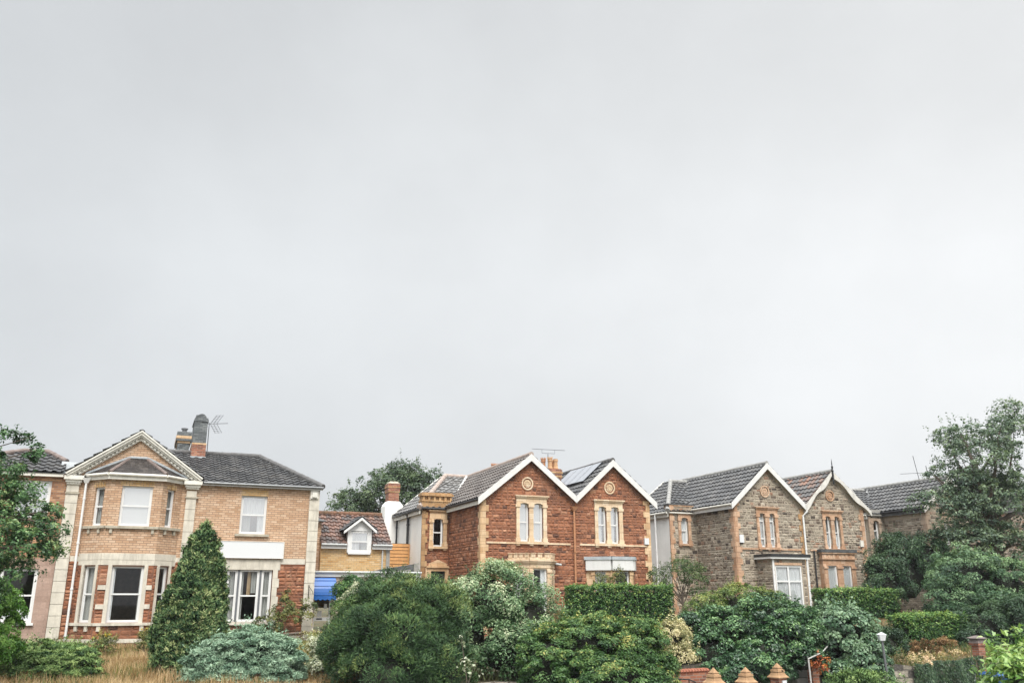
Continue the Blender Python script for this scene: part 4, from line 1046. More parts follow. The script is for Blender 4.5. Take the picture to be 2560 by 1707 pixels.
        mb.face([(wl_, wd + .02, 5.5), (s0, wd + .02, 5.5), (s0, hip[1] + .7, 5.5), (wl_, hip[1] + .7, 5.5)])
        T.part('side_wall', mb, M[w.get('sidemat', bed)])
        mb = MB(); quoins(mb, FW, wl_ - .015, zb, zw - .1, 1, .30, .20); T.part('quoin', mb, M[w['qm']])
        surround(T, FW, jb, h[2], h[3] - .08, w['ztop'], w.get('hood'), (jb[0][0] - .04, jb[1][1] + .04, h[2] - .11, h[2]), w['tm'], rise=.06)
        window(T, FW, h[0], h[1], h[2] + .002, h[3] - .005, rec=.09, curtains=w.get('curt', []), seed=int(s0) + 50, t=.055)
        if 'ped' in w:
            p0, p1, pz = w['ped']; mb = MB()
            mb.pbox(FW, p0, p1, -.14, .05, pz, pz + .09); mb.pprism(FW, [(p0 + .1, pz + .092), (p1 - .1, pz + .092), (p1 - .12, pz + .2), ((p0 + p1) / 2, pz + .40), (p0 + .12, pz + .2)], -.08, .05)
            dl = w['door']; mb.pbox(FW, dl[0] - .28, dl[0], -.06, .16, zb, pz - .003); mb.pbox(FW, dl[1], dl[1] + .24, -.06, .16, zb, pz - .003); mb.pbox(FW, dl[0], dl[1], -.06, .16, dl[3], pz - .003)
            T.part('door_surround', mb, M[w['tm']])
            mb = MB(); mb.pbox(FW, dl[0], dl[1], .10, .14, zb, dl[3]); T.part('door', mb, M['ink'])
        mb = MB(); le = wl_ - .2; fz = zw
        roof_plane(mb, [(le, hip[1] + .75, zw), (le, wd - .15, zw), hip, (hip[0], hip[1] + .75, hip[2])])
        roof_plane(mb, [(le, wd - .15, zw), (s0 + .3, wd - .15, zw), (apex[0], hip[1], hip[2]), hip])
        wr = T.part('wing_roof', mb, M[w.get('roofm', roofm)])
        mb = MB(); ridge_run(mb, (le, wd - .15, zw + .05), (hip[0], hip[1], hip[2] + .05), .13); T.part('hip_tile', mb, M[w['hipm']], wr)
        mb = MB(); ridge_run(mb, (hip[0], hip[1], hip[2] + .03), (apex[0], hip[1], hip[2] + .03)); T.part('ridge_tile', mb, M[ridgem], wr)
        mb = MB(); a = Vector((s0 - .1, wd - .15, zw + .06)); b = Vector((apex[0] - .12, hip[1] - .2, hip[2] + .0))
        mb.tube([a, b], .075, 6); T.part('valley_mortar', mb, M['mortar'], wr)
        mb = MB(); mb.tube([(le, hip[1] + .75, zw + .06), (hip[0], hip[1] + .75, hip[2] + .06)], .05, 6); T.part('verge', mb, M['corn'], wr)
        gutter(T, (le - .02, wd - .1, zw - .04), (le - .02, hip[1] + .7, zw - .04), .06, w['gut'], board=(zw - .27, zw - .1), boardmat='corn', out=(-1, 0))
        if 'parapet' in w: w['parapet'](T, FW)
    return T, rf

# ---- red pair, left house
def par_red(T, FW):
    mb = MB(); a0, a1 = 6.09, 7.70
    mb.pbox(FW, a0, a1, -.10, .5, 7.865, 8.14); mb.pbox(FW, a0 - .03, a1 + .03, -.14, .5, 8.142, 8.20)
    mb.pbox(FW, a0 + .01, a1 - .01, -.02, .45, 8.20, 8.42)
    for k in range(6):
        x = a0 + .02 + k * (a1 - a0 - .16) / 5; mb.pbox(FW, x, x + .11, -.12, -.02, 8.202, 8.418)
    mb.pbox(FW, a0 - .05, a1 + .05, -.17, .5, 8.42, 8.52); mb.pbox(FW, a0 + .0, a1 - .0, -.10, .45, 8.522, 8.60)
    T.part('parapet', mb, M['terra_dull'])
    mb = MB(); mb.tube([(a0 - .05, 4.50, 7.79), (a1 + .02, 4.50, 7.79)], .065, 8); T.part('gutter', mb, M['black'])
rw = dict(z0=5.98, z1=7.70, ztop=7.99, lights=[(9.51, 10.00), (10.22, 10.73)], jambs=[(9.34, 9.51), (10.00, 10.22), (10.73, 10.92)], mid=.50, rightq=False, strmat='terra_pale')
RA, rfA = villa('stone_house', 'red sandstone house with white bargeboards and a brown tiled roof, left of its pair', 'redstone', 'terra', 'tile_brown', 'ridge_pale', 7.6, 12.40,
    (10.05, 10.04), (7.36, 7.88), (12.42, 8.13), 1.9, rw, wingd=4.65, gutl=('black', 'corn'), curt=[(0, .86, .02, 1, 'blind')], terra='terra_pale',
    bays=[(8.97, 11.25, 1.4, 5.0)],
    wing=dict(l=6.14, ze=7.78, hip=(8.73, 8.9, 10.06), win=(6.72, 7.26, 5.92, 7.32), jambs=[(6.53, 6.72), (7.26, 7.46)], ztop=7.62, hood=(6.46, 7.54, 7.62, 7.71), qm='terra_dull', tm='terra', hipm='ridge_pale', gut='black', sidemat='render_white', roofm='tile_pale', door=(6.66, 7.40, 1.9, 4.72), ped=(6.42, 7.60, 4.88), parapet=par_red))
for (x, y0, y1) in ((6.05, 5.4, 7.7), (6.05, 5.4, 7.75)): pass
downpipe(RA, [(6.03, 6.85, 7.72), (6.03, 6.85, 4.9)], .07, 'black', hopper=(6.03, 6.85, 7.7))
downpipe(RA, [(6.03, 9.05, 7.72), (6.03, 9.05, 4.9)], .055, 'black')
# canted ground bay with crenellated parapet
def canted(T, j0, c0, c1, j1, dep, tm, zb, wz, ztop, wins, seed, crenel=True, pier=.15):
    pls = [Pl((j0, 0), (c0, -dep)), Pl((c0, -dep), (c1, -dep)), Pl((c1, -dep), (j1, 0))]
    mb = MB()
    for i, p in enumerate(pls):
        h = wins[i]; wall(mb, p, 0, p.len, zb, ztop - .02, [(h[0], h[1], *wz)], rev=.14)
        for (a0, a1) in ((max(0, h[0] - pier), h[0]), (h[1], min(p.len, h[1] + pier))):
            z = zb; k = 0
            while z < wz[1] - .2: zz = min(z + .30, wz[1] - .18); mb.pbox(p, a0, a1, -.035 - .004 * (k % 2), .05, z + .006, zz); z = zz; k += 1
            mb.pbox(p, a0 - .02, a1 + .02, -.075, .05, wz[1] - .178, wz[1] - .03)
        mb.pbox(p, 0, p.len, -.03, .05, wz[1] + .05, ztop - .022)
        if crenel:
            mb.pbox(p, -.03, p.len + .03, -.10, .12, ztop - .02, ztop + .06); mb.pbox(p, -.05, p.len + .05, -.15, .12, ztop + .062, ztop + .12)
            mb.pbox(p, 0, p.len, -.04, .10, ztop + .122, ztop + .24)
            n = max(2, int(p.len / .26))
            for k in range(n):
                x = p.len * (k + .18) / n; mb.pbox(p, x, x + p.len / n * .62, -.06, .12, ztop + .24, ztop + .40); mb.pbox(p, x - .015, x + p.len / n * .62 + .015, -.09, .12, ztop + .402, ztop + .44)
    b = T.part('bay', mb, M[tm])
    mb = MB(); mb.face([(j0, 0, ztop - .03), (c0, -dep, ztop - .03), (c1, -dep, ztop - .03), (j1, 0, ztop - .03)]); T.part('bay_ceiling', mb, M['slab'], b)
    for i, p in enumerate(pls):
        h = wins[i]; window(T, p, h[0], h[1], wz[0], wz[1], rec=.08, curtains=h[2], seed=seed + i, t=.05)
    return pls
canted(RA, 8.93, 9.68, 10.72, 11.28, .78, 'terra_pale', 1.6, (2.7, 4.72), 4.99, [(.30, .80, [(0, 1, 0, 1, 'net')]), (.16, .88, [(.62, 1, 0, 1, 'net')]), (.25, .72, [(0, .5, 0, 1, 'net')])], 60)
mb = MB(); mb.tube([(11.3, -.12, 4.98), (11.55, -.28, 4.93)], .05, 8); RA.part('bay_gutter', mb, M['gutter_grey'])
# shared stack with clay pots, rear stack
CH = chimney_stack(RA, 12.40, 13.22, 3.1, 3.9, 7.9, 9.96, [M['redbrick'], M['terra_dull']], bands=[(9.42, 9.5, .03, 0), (9.52, 9.6, .05, 1), (9.602, 9.72, .03, 0), (9.722, 9.80, .07, 1), (9.802, 9.92, .05, 0)], parent=rfA)
for (x, y, m_, c) in ((12.45, 3.65, 'pot', True), (12.68, 3.3, 'potbuff', True), (13.0, 3.3, 'potbuff', False), (13.05, 3.7, 'pot', False)): pot(RA, rfA, x, y, 9.98, .52, .125, m_, c)
chimney_stack(RA, 11.96, 12.46, 9.8, 10.4, 8.0, 10.6, [M['redbrick']], bands=[(10.45, 10.55, .05, 0)], parent=rfA)
for x in (12.06, 12.30): pot(RA, rfA, x, 10.0, 10.62, .42, .11, 'pot', True)
for x in (12.72, 12.95): pot(RA, rfA, x, 10.0, 10.5, .40, .11, 'pot', True)
yagi('roof_aerial', 'long horizontal TV aerial with a U bracket above clay chimney pots', (12.66, 3.5, 10.0), (12.66, 3.5, 10.78), (11.73, 3.5, 11.0), (13.66, 3.5, 11.03), 16, .045, loop=(.30, .69, .2))

# ---- white rendered chimney breast with brick stack behind the cottage
WC = Thing('white_chimney', 'white rendered chimney breast with a red brick stack behind the low cottage', 'chimney', (5.8, 9.9, 1.8))
mb = MB(); mb.hexa([(5.47, 9.62, 1.6), (6.53, 9.62, 1.6), (6.53, 10.5, 1.6), (5.47, 10.5, 1.6)], [(5.47, 9.62, 8.34), (6.53, 9.62, 8.34), (6.53, 10.5, 8.34), (5.47, 10.5, 8.34)])
mb.hexa([(5.47, 9.62, 8.34), (6.53, 9.62, 8.34), (6.53, 10.5, 8.34), (5.47, 10.5, 8.34)], [(5.63, 9.66, 8.62), (6.31, 9.66, 8.62), (6.31, 10.4, 8.62), (5.63, 10.4, 8.62)]); WC.part('breast', mb, M['render_white'])
chimney_stack(WC, 5.66, 6.26, 9.68, 10.38, 8.6, 9.62, [M['redbrick'], M['terra_dull']], bands=[(9.12, 9.18, .03, 1), (9.182, 9.38, .035, 0), (9.382, 9.44, .06, 1), (9.442, 9.60, .04, 0)])
mb = MB(); mb.hexa([(5.63, 9.68, 9.62), (6.30, 9.68, 9.62), (6.30, 10.38, 9.62), (5.63, 10.38, 9.62)], [(5.77, 9.8, 9.74), (6.17, 9.8, 9.74), (6.17, 10.2, 9.74), (5.77, 10.2, 9.74)]); WC.part('mortar_cap', mb, M['greystonetrim'])

# ---- red pair, right house
rwB = dict(z0=5.98, z1=7.68, ztop=7.95, lights=[(13.68, 14.15), (14.38, 14.85)], jambs=[(13.50, 13.68), (14.15, 14.38), (14.85, 15.06)], mid=.5, strmat='terra_pale', glass='glass_sky')
RB, rfB = villa('stone_house', 'red sandstone house with solar panels and a boxed white bay head, right of its pair', 'redstone', 'terra', 'tile_dark', 'ridge_dark', 12.42, 16.60,
    (14.50, 10.02), (12.44, 8.15), (16.92, 8.0), 1.9, rwB, curt=[(0, .62, .02, 1, 'blind')], terra='terra_pale', bays=[(13.2, 15.4, 1.4, 5.0)], leftq=False)
downpipe(RB, [(12.33, -.13, 7.62), (12.36, -.13, 1.6)], .05, 'pot', hopper=(12.33, -.12, 7.68))
pls = canted(RB, 12.98, 13.92, 15.02, 15.55, .80, 'terra', 1.6, (2.7, 4.66), 4.72, [(.42, .98, [(0, 1, 0, 1, 'net')]), (.18, .96, []), (.25, .72, [])], 70, crenel=False)
mb = MB()
for i, p in enumerate(pls): mb.pbox(p, 0 if i else .02, p.len, -.16, .02, 4.70, 5.18)
RB.part('bay_fascia', mb, M['barge'])
mb = MB()
for p in pls: mb.pbox(p, -.05, p.len + .04, -.20, .3, 5.182, 5.33)
mb.face([(12.9, 0, 5.334), (13.9, -.95, 5.334), (15.05, -.95, 5.334), (15.6, 0, 5.334)]); RB.part('bay_flat_roof', mb, M['lead'])
mb = MB(); mb.pbox(F0, 16.22, 16.46, -.12, -.005, 5.98, 6.28); RB.part('alarm_box', mb, M['signboard'])
SP = Thing('solar_array', 'row of four pale solar panels on the left slope of the red sandstone roof', 'solar panels', (13.9, 2.3, 9.3))
slB = (10.02 - 8.15) / (14.50 - 12.44); zB = lambda s: 8.15 + slB * (s - 12.44)
nB = Vector((-slB, 0, 1)).normalized()
for k in range(4):
    d0, d1 = .55 + k * .91, .55 + (k + 1) * .91 - .025; sa, sb = 13.30, 14.42; mb = MB()
    q = lambda s, d, h: tuple(Vector((s, d, zB(s))) + nB * h)
    mb.hexa([q(sa, d0, .10), q(sb, d0, .10), q(sb, d1, .10), q(sa, d1, .10)], [q(sa, d0, .145), q(sb, d0, .145), q(sb, d1, .145), q(sa, d1, .145)], 1)
    mb.face([q(sa + .015, d0 + .012, .149), q(sb - .015, d0 + .012, .149), q(sb - .015, d1 - .012, .149), q(sa + .015, d1 - .012, .149)], 0)
    SP.part('panel', mb, [M['solar'], M['solar_edge']])

# ---- brown stone pair, left house
def par_c(T, FW):
    mb = MB(); mb.pbox(FW, 20.0, 21.72, -.06, .5, 8.02, 8.40); T.part('parapet', mb, M['greystone'])
    mb = MB(); mb.pbox(FW, 19.96, 21.76, -.10, .5, 8.402, 8.47); T.part('parapet_edge', mb, M['felt'])
    mb = MB(); mb.pbox(FW, 20.0, 20.28, -.075, .02, 8.0, 8.40); mb.pbox(FW, 20.3, 21.7, -.08, .02, 8.33, 8.40); T.part('parapet_quoin', mb, M['terra_or'])
    mb = MB(); mb.tube([(19.9, 3.40, 7.96), (21.75, 3.40, 7.96)], .05, 8); T.part('gutter', mb, M['corn'])
cw = dict(z0=6.0, z1=7.70, ztop=7.96, lights=[(23.33, 23.72), (23.98, 24.36)], jambs=[(23.17, 23.33), (23.72, 23.98), (24.36, 24.55)], glass='glass_mid', rightq=True, strmat='terra_or', pipeq=True)
SC, rfC = villa('stone_house', 'brown rubble stone house with a white window porch and alarm box, left of its pair', 'greystone', 'terra_or', 'tile_dark', 'ridge_grey', 21.75, 26.30,
    (23.97, 10.40), (21.5, 8.20), (26.33, 8.28), 2.1, cw, wingd=3.5, gutl=('corn', 'barge'), curt=[(0, 1, 0, 1, 'net')], frame='two_transoms', terra='terra_or', rosez=8.92, back=8.2,
    bays=[(23.2, 24.9, 1.7, 5.1)],
    wing=dict(l=20.03, ze=8.0, hip=(22.6, 7.2, 10.22), win=(20.73, 21.2, 6.3, 7.74), jambs=[(20.56, 20.73), (21.2, 21.38)], ztop=7.92, qm='terra_or', tm='terra_or', hipm='ridge_grey', gut='corn', sidemat='render_white', curt=[(0, 1, 0, 1, 'net')], parapet=par_c))
downpipe(SC, [(19.78, 4.6, 7.9), (19.78, 4.6, 2.0)], .05, 'white')
downpipe(SC, [(26.38, -.32, 7.95), (26.20, -.12, 7.7), (26.20, -.12, 2.0)], .05, 'white')
mb = MB(); mb.pbox(F0, 21.95, 22.2, -.12, -.005, 6.2, 6.6); SC.part('alarm_box', mb, M['signboard'])
chimney_stack(SC, 25.1, 25.7, 7.6, 8.2, 8.0, 10.15, [M['redbrick']], parent=rfC); pot(SC, rfC, 25.3, 7.8, 10.15, .35, .1)
# window porch
FQ = Front(-1.2); cwn = (23.17, 24.86, 2.4, 5.04)
mb = MB(); wall(mb, FQ, 23.01, 25.14, 1.6, 5.36, [cwn], rev=.12); mb.face([(23.01, -1.2, 1.6), (23.01, -1.2, 5.36), (23.01, 0, 5.36), (23.01, 0, 1.6)]); mb.face([(25.14, -1.2, 1.6), (25.14, 0, 1.6), (25.14, 0, 5.36), (25.14, -1.2, 5.36)])
pq = SC.part('porch', mb, M['bed_grey'])
stones(SC, FQ, 23.03, 25.12, 1.8, 5.3, 'blk_brown', [(23.14, 24.9, 2.3, 5.17)], parent=pq, relief=.03)
stones(SC, Pl((23.01, 0), (23.01, -1.2)), .02, 1.18, 1.8, 5.3, 'blk_brown', parent=pq, relief=.03)
mb = MB(); mb.pbox(FQ, 23.14, 24.9, -.02, .05, 5.05, 5.17); SC.part('lintel', mb, M['terra_or'], pq)
mb = MB(); mb.pbox(FQ, 23.01, 23.12, -.03, .08, 1.6, 5.34); mb.pbox(FQ, 22.86, 25.32, -.16, -.12, 5.36, 5.46); mb.box(22.82, 22.86, -1.36, -.0, 5.36, 5.46); SC.part('porch_trim', mb, M['white'], pq)
mb = MB(); mb.box(22.80, 25.36, -1.40, -.005, 5.462, 5.60); SC.part('porch_roof', mb, M['black'], pq)
window(SC, FQ, *cwn, kind='cross', rec=.03, curtains=[(0, 1, 0, 1, 'net')], t=.09, mid=.70, seed=80, glass='glass_mid')
downpipe(SC, [(25.2, -1.24, 5.4), (25.2, -1.24, 1.8)], .045, 'white')

# ---- brown stone pair, right house
dwn = dict(z0=6.0, z1=7.68, ztop=7.93, lights=[(27.76, 28.15), (28.38, 28.77)], jambs=[(27.60, 27.76), (28.15, 28.38), (28.77, 28.94)], glass='glass', rightq=True, strmat='terra_or')
SD, rfD = villa('stone_house', 'brown rubble stone house with wavy worn bargeboards and a finial, right of its pair', 'greystone', 'terra_or', 'tile_patch', 'ridge_grey', 26.33, 30.52,
    (28.40, 10.20), (26.34, 8.25), (30.92, 8.08), 2.2, dwn, curt=[(0, 1, .45, .9, 'curtain'), (.5, 1, 0, .45, 'net')], barge_mat='bargeworn', wavy=True, terra='terra_or', rosez=8.88, back=8.2, bays=[(27.2, 29.3, 1.8, 5.2)], leftq=False)
mb = MB(); mb.lathe([(.05, -.7), (.05, 0), (.075, .04), (.03, .1), (.05, .2), (.06, .26), (.02, .34), (.03, .42), (.004, .72)], (28.40, -.30, 10.2), 8); SD.part('finial', mb, M['ink'])
FB = Front(-.3)
mb = MB(); bwn = [(27.36, 28.02, 2.7, 5.10), (28.40, 29.02, 2.7, 5.10)]
wall(mb, FB, 27.10, 29.30, 1.7, 5.42, bwn, rev=.14)
for x in (27.10, 29.30): mb.face([(x, -.3, 1.7), (x, 0, 1.7), (x, 0, 5.42), (x, -.3, 5.42)])
for (a0, a1) in ((27.12, 27.36), (28.02, 28.40), (29.02, 29.28)):
    z = 1.8; k = 0
    while z < 4.9: zz = min(z + .34, 4.92); mb.pbox(FB, a0 + .01 * (k % 2), a1 - .01 * (k % 2), -.04, .05, z + .01, zz); z = zz; k += 1
    mb.pbox(FB, a0 - .02, a1 + .02, -.08, .05, 4.94, 5.06)
mb.pbox(FB, 27.02, 29.38, -.08, .2, 5.42, 5.50); mb.pbox(FB, 27.08, 29.32, -.03, .2, 5.502, 5.72); mb.pbox(FB, 27.0, 29.40, -.11, .2, 5.722, 5.79)
for k in range(7): mb.pbox(FB, 27.15 + k * .30, 27.29 + k * .30, -.055, -.03, 5.51, 5.70)
bb = SD.part('bay', mb, M['terra_or'])
mb = MB(); mb.pbox(FB, 26.98, 29.42, -.13, .28, 5.792, 5.95); SD.part('bay_roof', mb, M['felt'], bb)
for i, h in enumerate(bwn): window(SD, FB, *h, rec=.05, curtains=[(0, 1, 0, 1, 'net')], seed=90 + i, mid=.42, t=.045, glass='glass_mid')
downpipe(SD, [(26.75, -.1, 5.9), (26.75, -.1, 1.9)], .04, 'black')
mb = MB(); mb.pbox(F0, 30.06, 30.28, -.1, -.005, 6.15, 6.5); SD.part('alarm_box', mb, M['corn'])
mb = MB(); quoins(mb, Pl((30.54, 0), (30.54, 3)), 0, 5.3, 7.6, 1, .3, .16); SD.part('painted_quoin', mb, M['white'])

# ---- far stone house
def par_e(T, FW):
    mb = MB(); mb.pbox(FW, 33.95, 35.2, -.05, .5, 8.3, 8.62); mb.pbox(FW, 33.9, 35.24, -.14, .5, 8.24, 8.34); T.part('parapet', mb, M['slab'])
ew = dict(z0=6.1, z1=7.88, ztop=8.1, lights=[(36.6, 37.0), (37.25, 37.65)], jambs=[(36.42, 36.6), (37.0, 37.25), (37.65, 37.85)], glass='glass', strmat='terra_far')
SE, rfE = villa('stone_house', 'far rubble stone house on the right, its front screened by the tall tree', 'greystone', 'terra_far', 'tile_dark', 'ridge_grey', 35.24, 39.4,
    (37.3, 10.34), (35.0, 8.48), (39.7, 8.40), 2.4, ew, wingd=3.17, gutl=('black', 'felt'), curt=[(0, 1, 0, 1, 'net')], terra='terra_far', rosez=9.0, back=8.2, barge_mat='bargeworn',
    wing=dict(l=33.98, ze=8.3, hip=(36.0, 6.5, 10.22), win=(34.30, 34.76, 6.74, 7.98), jambs=[(34.14, 34.30), (34.76, 34.94)], ztop=8.1, qm='terra_far', tm='terra_far', hipm='ridge_grey', gut='corn', curt=[(0, 1, 0, .55, 'curtain')], door=(34.25, 34.9, 2.4, 5.5), ped=(34.0, 35.12, 5.75), parapet=par_e))
yagi('roof_aerial', 'thin long TV aerial on the far stone house roof by the tall tree', (37.25, 1.9, 10.3), (36.95, 1.9, 11.9), (37.6, 1.9, 10.88), (35.8, 1.9, 10.72), 8, .12)
mb = MB(); mb.tube([(37.3, 1.2, 10.3), (37.15, 1.2, 11.2)], .02, 6); mb.lathe([(.03, 0), (.05, .06), (.02, .15), (.005, .8)], (37.3, -.28, 10.35), 6); SE.part('finial', mb, M['wire'])
SF = Thing('slate_house', 'grey roofed house furthest right, only its ridge showing behind the tall tree', 'house', (42.5, 0, 2.6))
mb = MB(); mb.box(40.2, 45.0, 0, 8, 2.0, 8.5); SF.part('wall', mb, M['farstone'])
mb = MB(); roof_plane(mb, [(40.0, 8.2, 8.4), (40.0, -.2, 8.4), (42.6, -.2, 10.4), (42.6, 8.2, 10.4)]); roof_plane(mb, [(45.2, -.2, 8.4), (45.2, 8.2, 8.4), (42.6, 8.2, 10.4), (42.6, -.2, 10.4)]); mb.face([(40.0, -.1, 8.4), (45.2, -.1, 8.4), (42.6, -.1, 10.4)]); SF.part('roof', mb, M['tile_dark'])

# ================================================================== GROUND
def g_house(s): return 1.72 + .028 * max(0.0, min(s, 40) - 5)
def g_front(s): return float(np.interp(s, [-20, -2, 6, 10, 13.5, 18, 21, 30, 45], [1.15, 1.15, 1.25, 1.5, 1.6, 1.12, 1.3, 1.7, 2.2]))
def ground_z(s, d):
    q = -d
    if q > 14.35: return -.4
    if q < 0: return g_house(s) + .012 * min(-q, 60)
    z = g_house(s) + (g_front(s) - g_house(s)) * q / 14.35
    return z + .50 * math.exp(-((s - 25.5) / 4.5) ** 2 - ((q - 6.0) / 3.4) ** 2)
def gz(x, y): s, d = to_row(x, y); return ground_z(s, d)

def sheet(name, S, D, zf, mat, m=None):
    mb = MB()
    for i in range(len(S) - 1):
        for j in range(len(D) - 1):
            c = [(S[i], D[j]), (S[i + 1], D[j]), (S[i + 1], D[j + 1]), (S[i], D[j + 1])]
            mb.face([W(a, b, zf(a, b)) for a, b in c], 0, [(a, b) for a, b in c])
    return structure(mb.build(name, mat, smooth=True))
m_, nt_, b_, _ = new_mat('garden_soil'); g_ = NT(nt_); uv_ = g_.n('ShaderNodeTexCoord').outputs['UV']
c_ = g_.ramp(g_.noise(uv_, .6, 8, .7), [(.3, (.045, .06, .02)), (.5, (.10, .085, .04)), (.7, (.22, .15, .075))])
c_ = g_.mix(.5, c_, g_.ramp(g_.noise(uv_, 9, 6, .7), [(.3, (.35, .35, .35)), (.7, (1, 1, 1))]), 'MULTIPLY')
g_.l(c_, b_.inputs['Base Color']); b_.inputs['Roughness'].default_value = .95; g_.bump(g_.noise(uv_, 7, 6, .7), .8, .08, b_); M['soil'] = m_
m_, nt_, b_, _ = new_mat('asphalt'); g_ = NT(nt_); uv_ = g_.n('ShaderNodeTexCoord').outputs['UV']
c_ = g_.ramp(g_.noise(uv_, 1.2, 8, .7), [(.3, (.035, .036, .038)), (.7, (.065, .065, .066))]); g_.l(c_, b_.inputs['Base Color']); b_.inputs['Roughness'].default_value = .55; g_.bump(g_.noise(uv_, 60, 3), .4, .01, b_); M['asphalt'] = m_
SS = sorted(set([-400, -200, -100, -60] + list(np.arange(-40, 61, 1.5)) + [80, 120, 200, 400]))
DD = [-14.35] + list(np.arange(-14, 2.1, 1.0)) + [5, 10, 20, 40, 80, 160, 400]
sheet('ground', SS, DD, ground_z, M['soil'])
sheet('lower_ground', [-400, 400], [-19.2, -14.35], lambda s, d: -.4, M['slab'])
sheet('pavement', [-400, 400], [-21.2, -19.2], lambda s, d: -.396, M['slab'])
sheet('road', [-400, 400], [-28.4, -21.2], lambda s, d: -.52, M['asphalt'])
mb = MB()
for d0, d1 in ((-21.32, -21.2), (-28.4, -28.28)):
    mb.hexa([W(-400, d0, -.6), W(400, d0, -.6), W(400, d1, -.6), W(-400, d1, -.6)], [W(-400, d0, -.39), W(400, d0, -.39), W(400, d1, -.39), W(-400, d1, -.39)])
structure(mb.build('kerb', M['slab']))
mb = MB()
for k in range(-30, 40): mb.face([W(k * 6, -24.85, -.516), W(k * 6 + 2, -24.85, -.516), W(k * 6 + 2, -24.75, -.516), W(k * 6, -24.75, -.516)])
structure(mb.build('road_markings', M['white']))
sheet('verge_ground', [-400, -60, -20, 0, 20, 60, 400], [-400, -60, -40, -33, -30, -28.4], lambda s, d: -.4, M['soil'])

# ================================================================== WALLS, PIERS AND SMALL THINGS IN THE GARDENS
RW = Thing('retaining_wall', 'old grey rubble garden retaining wall, ivy hanging over it, behind the gate pillars', 'wall', (12, -14.4, -.4))
mb = MB(); ss = list(np.arange(-30, 20.9, .8)); top = lambda s: g_front(s) + (.10 if s > 8 else .02) + .03 * sin(s * 3.1)
for a, b in zip(ss, ss[1:]):
    mb.hexa([(a, -14.75, -.5), (b, -14.75, -.5), (b, -14.33, -.5), (a, -14.33, -.5)], [(a, -14.70, top(a)), (b, -14.70, top(b)), (b, -14.33, top(b)), (a, -14.33, top(a))])
RW.part('stonework', mb, M['wallstone'])
RP = Thing('brick_pier', 'red brick pier with a dark stone cap at the right end of the ivy wall', 'pier', (21.05, -14.5, -.4))
mb = MB(); mb.box(20.90, 21.20, -14.66, -14.36, -.5, 1.84, 0); mb.box(20.85, 21.25, -14.71, -14.31, 1.842, 1.93, 0); RP.part('shaft', mb, M['redbrick'])
mb = MB(); mb.hexa([(20.84, -14.72, 1.932), (21.26, -14.72, 1.932), (21.26, -14.30, 1.932), (20.84, -14.30, 1.932)], [(20.90, -14.66, 2.08), (21.20, -14.66, 2.08), (21.20, -14.36, 2.08), (20.90, -14.36, 2.08)])
mb.hexa([(20.80, -14.76, 2.082), (21.30, -14.76, 2.082), (21.30, -14.26, 2.082), (20.80, -14.26, 2.082)], [(21.0, -14.56, 2.17), (21.1, -14.56, 2.17), (21.1, -14.46, 2.17), (21.0, -14.46, 2.17)]); RP.part('cap', mb, M['capdark'])
WR = Thing('side_wall', 'weathered end wall below the capped brick pier, patched with brick and stone', 'wall', (21.8, -14.4, -.4))
mb = MB(); mb.hexa([(21.32, -14.7, -.5), (26, -14.7, -.5), (26, -14.3, -.5), (21.32, -14.3, -.5)], [(21.32, -14.7, 1.4), (26, -14.7, 1.7), (26, -14.3, 1.7), (21.32, -14.3, 1.4)]); WR.part('stonework', mb, M['wallstone'])
# gate pillars with stepped pyramid caps
def pillar(x, y, ztop, label, text=None, plate=False):
    T = Thing('gate_pillar', label, 'gate pillar', (x, y, -.4), radians(33), 'gate pillars along the front boundary', row=False)
    def build(nm, prof, mats, z0=0):
        mb = MB()
        for (r0, z0_, r1, z1_) in prof:
            q = lambda r, z: [(x - r, y - r, z), (x + r, y - r, z), (x + r, y + r, z), (x - r, y + r, z)]
            mb.hexa(q(r0, z0_), q(r1, z1_))
        return T.part(nm, mb, mats)
    zb = ztop - .41
    build('shaft', [(.155, -.5, .155, zb - .05), (.175, zb - .05, .175, zb - .002)], M['redbrick'])
    c = build('cap', [(.225, zb, .225, zb + .022), (.22, zb + .023, .165, zb + .08), (.165, zb + .081, .125, zb + .165), (.148, zb + .166, .138, zb + .225), (.112, zb + .226, .085, zb + .27), (.108, zb + .271, .10, zb + .29), (.085, zb + .291, .0015, zb + .41)], M['capstone'])
    # thing-space is rotated, so place writing in that space
    def txt(s, size, off):
        cu = bpy.data.curves.new('house_number', 'FONT'); cu.body = s; cu.size = size; cu.extrude = .004; cu.align_x = 'CENTER'; cu.align_y = 'CENTER'
        cu.materials.append(M['ink']); o = bpy.data.objects.new('house_number', cu); COL.objects.link(o); o.parent = c
        o.location = off; o.rotation_euler = (radians(80), 0, 0)
    if text: txt(text, .062, (.04, -.150, zb + .194 + .4))
    if plate:
        mb = MB(); mb.box(x - .02, x + .16, y - .180, y - .153, zb - .24, zb - .07); T.part('number_plate', mb, M['signboard'])
    return T
pillar(5.57, 25.6, 1.62, 'left gate pillar, its stepped buff stone cap close to the low brick wall')
pillar(6.56, 26.0, 1.61, 'middle gate pillar, broad stepped buff cap with no number on it')
pillar(7.86, 27.4, 1.62, 'right gate pillar, stepped buff cap with a small black house number', '161', True)
LW = Thing('low_brick_wall', 'low red brick wall with rounded red coping left of the gate pillars', 'wall', (8, -16.4, -.4))
a, b = to_row(4.1, 25.75), to_row(5.6, 26.6)
mb = MB(); p = Pl(a, b); mb.pbox(p, 0, p.len, -.11, .11, -.5, 1.43); LW.part('brickwork', mb, M['redbrick'])
mb = MB(); n = 16
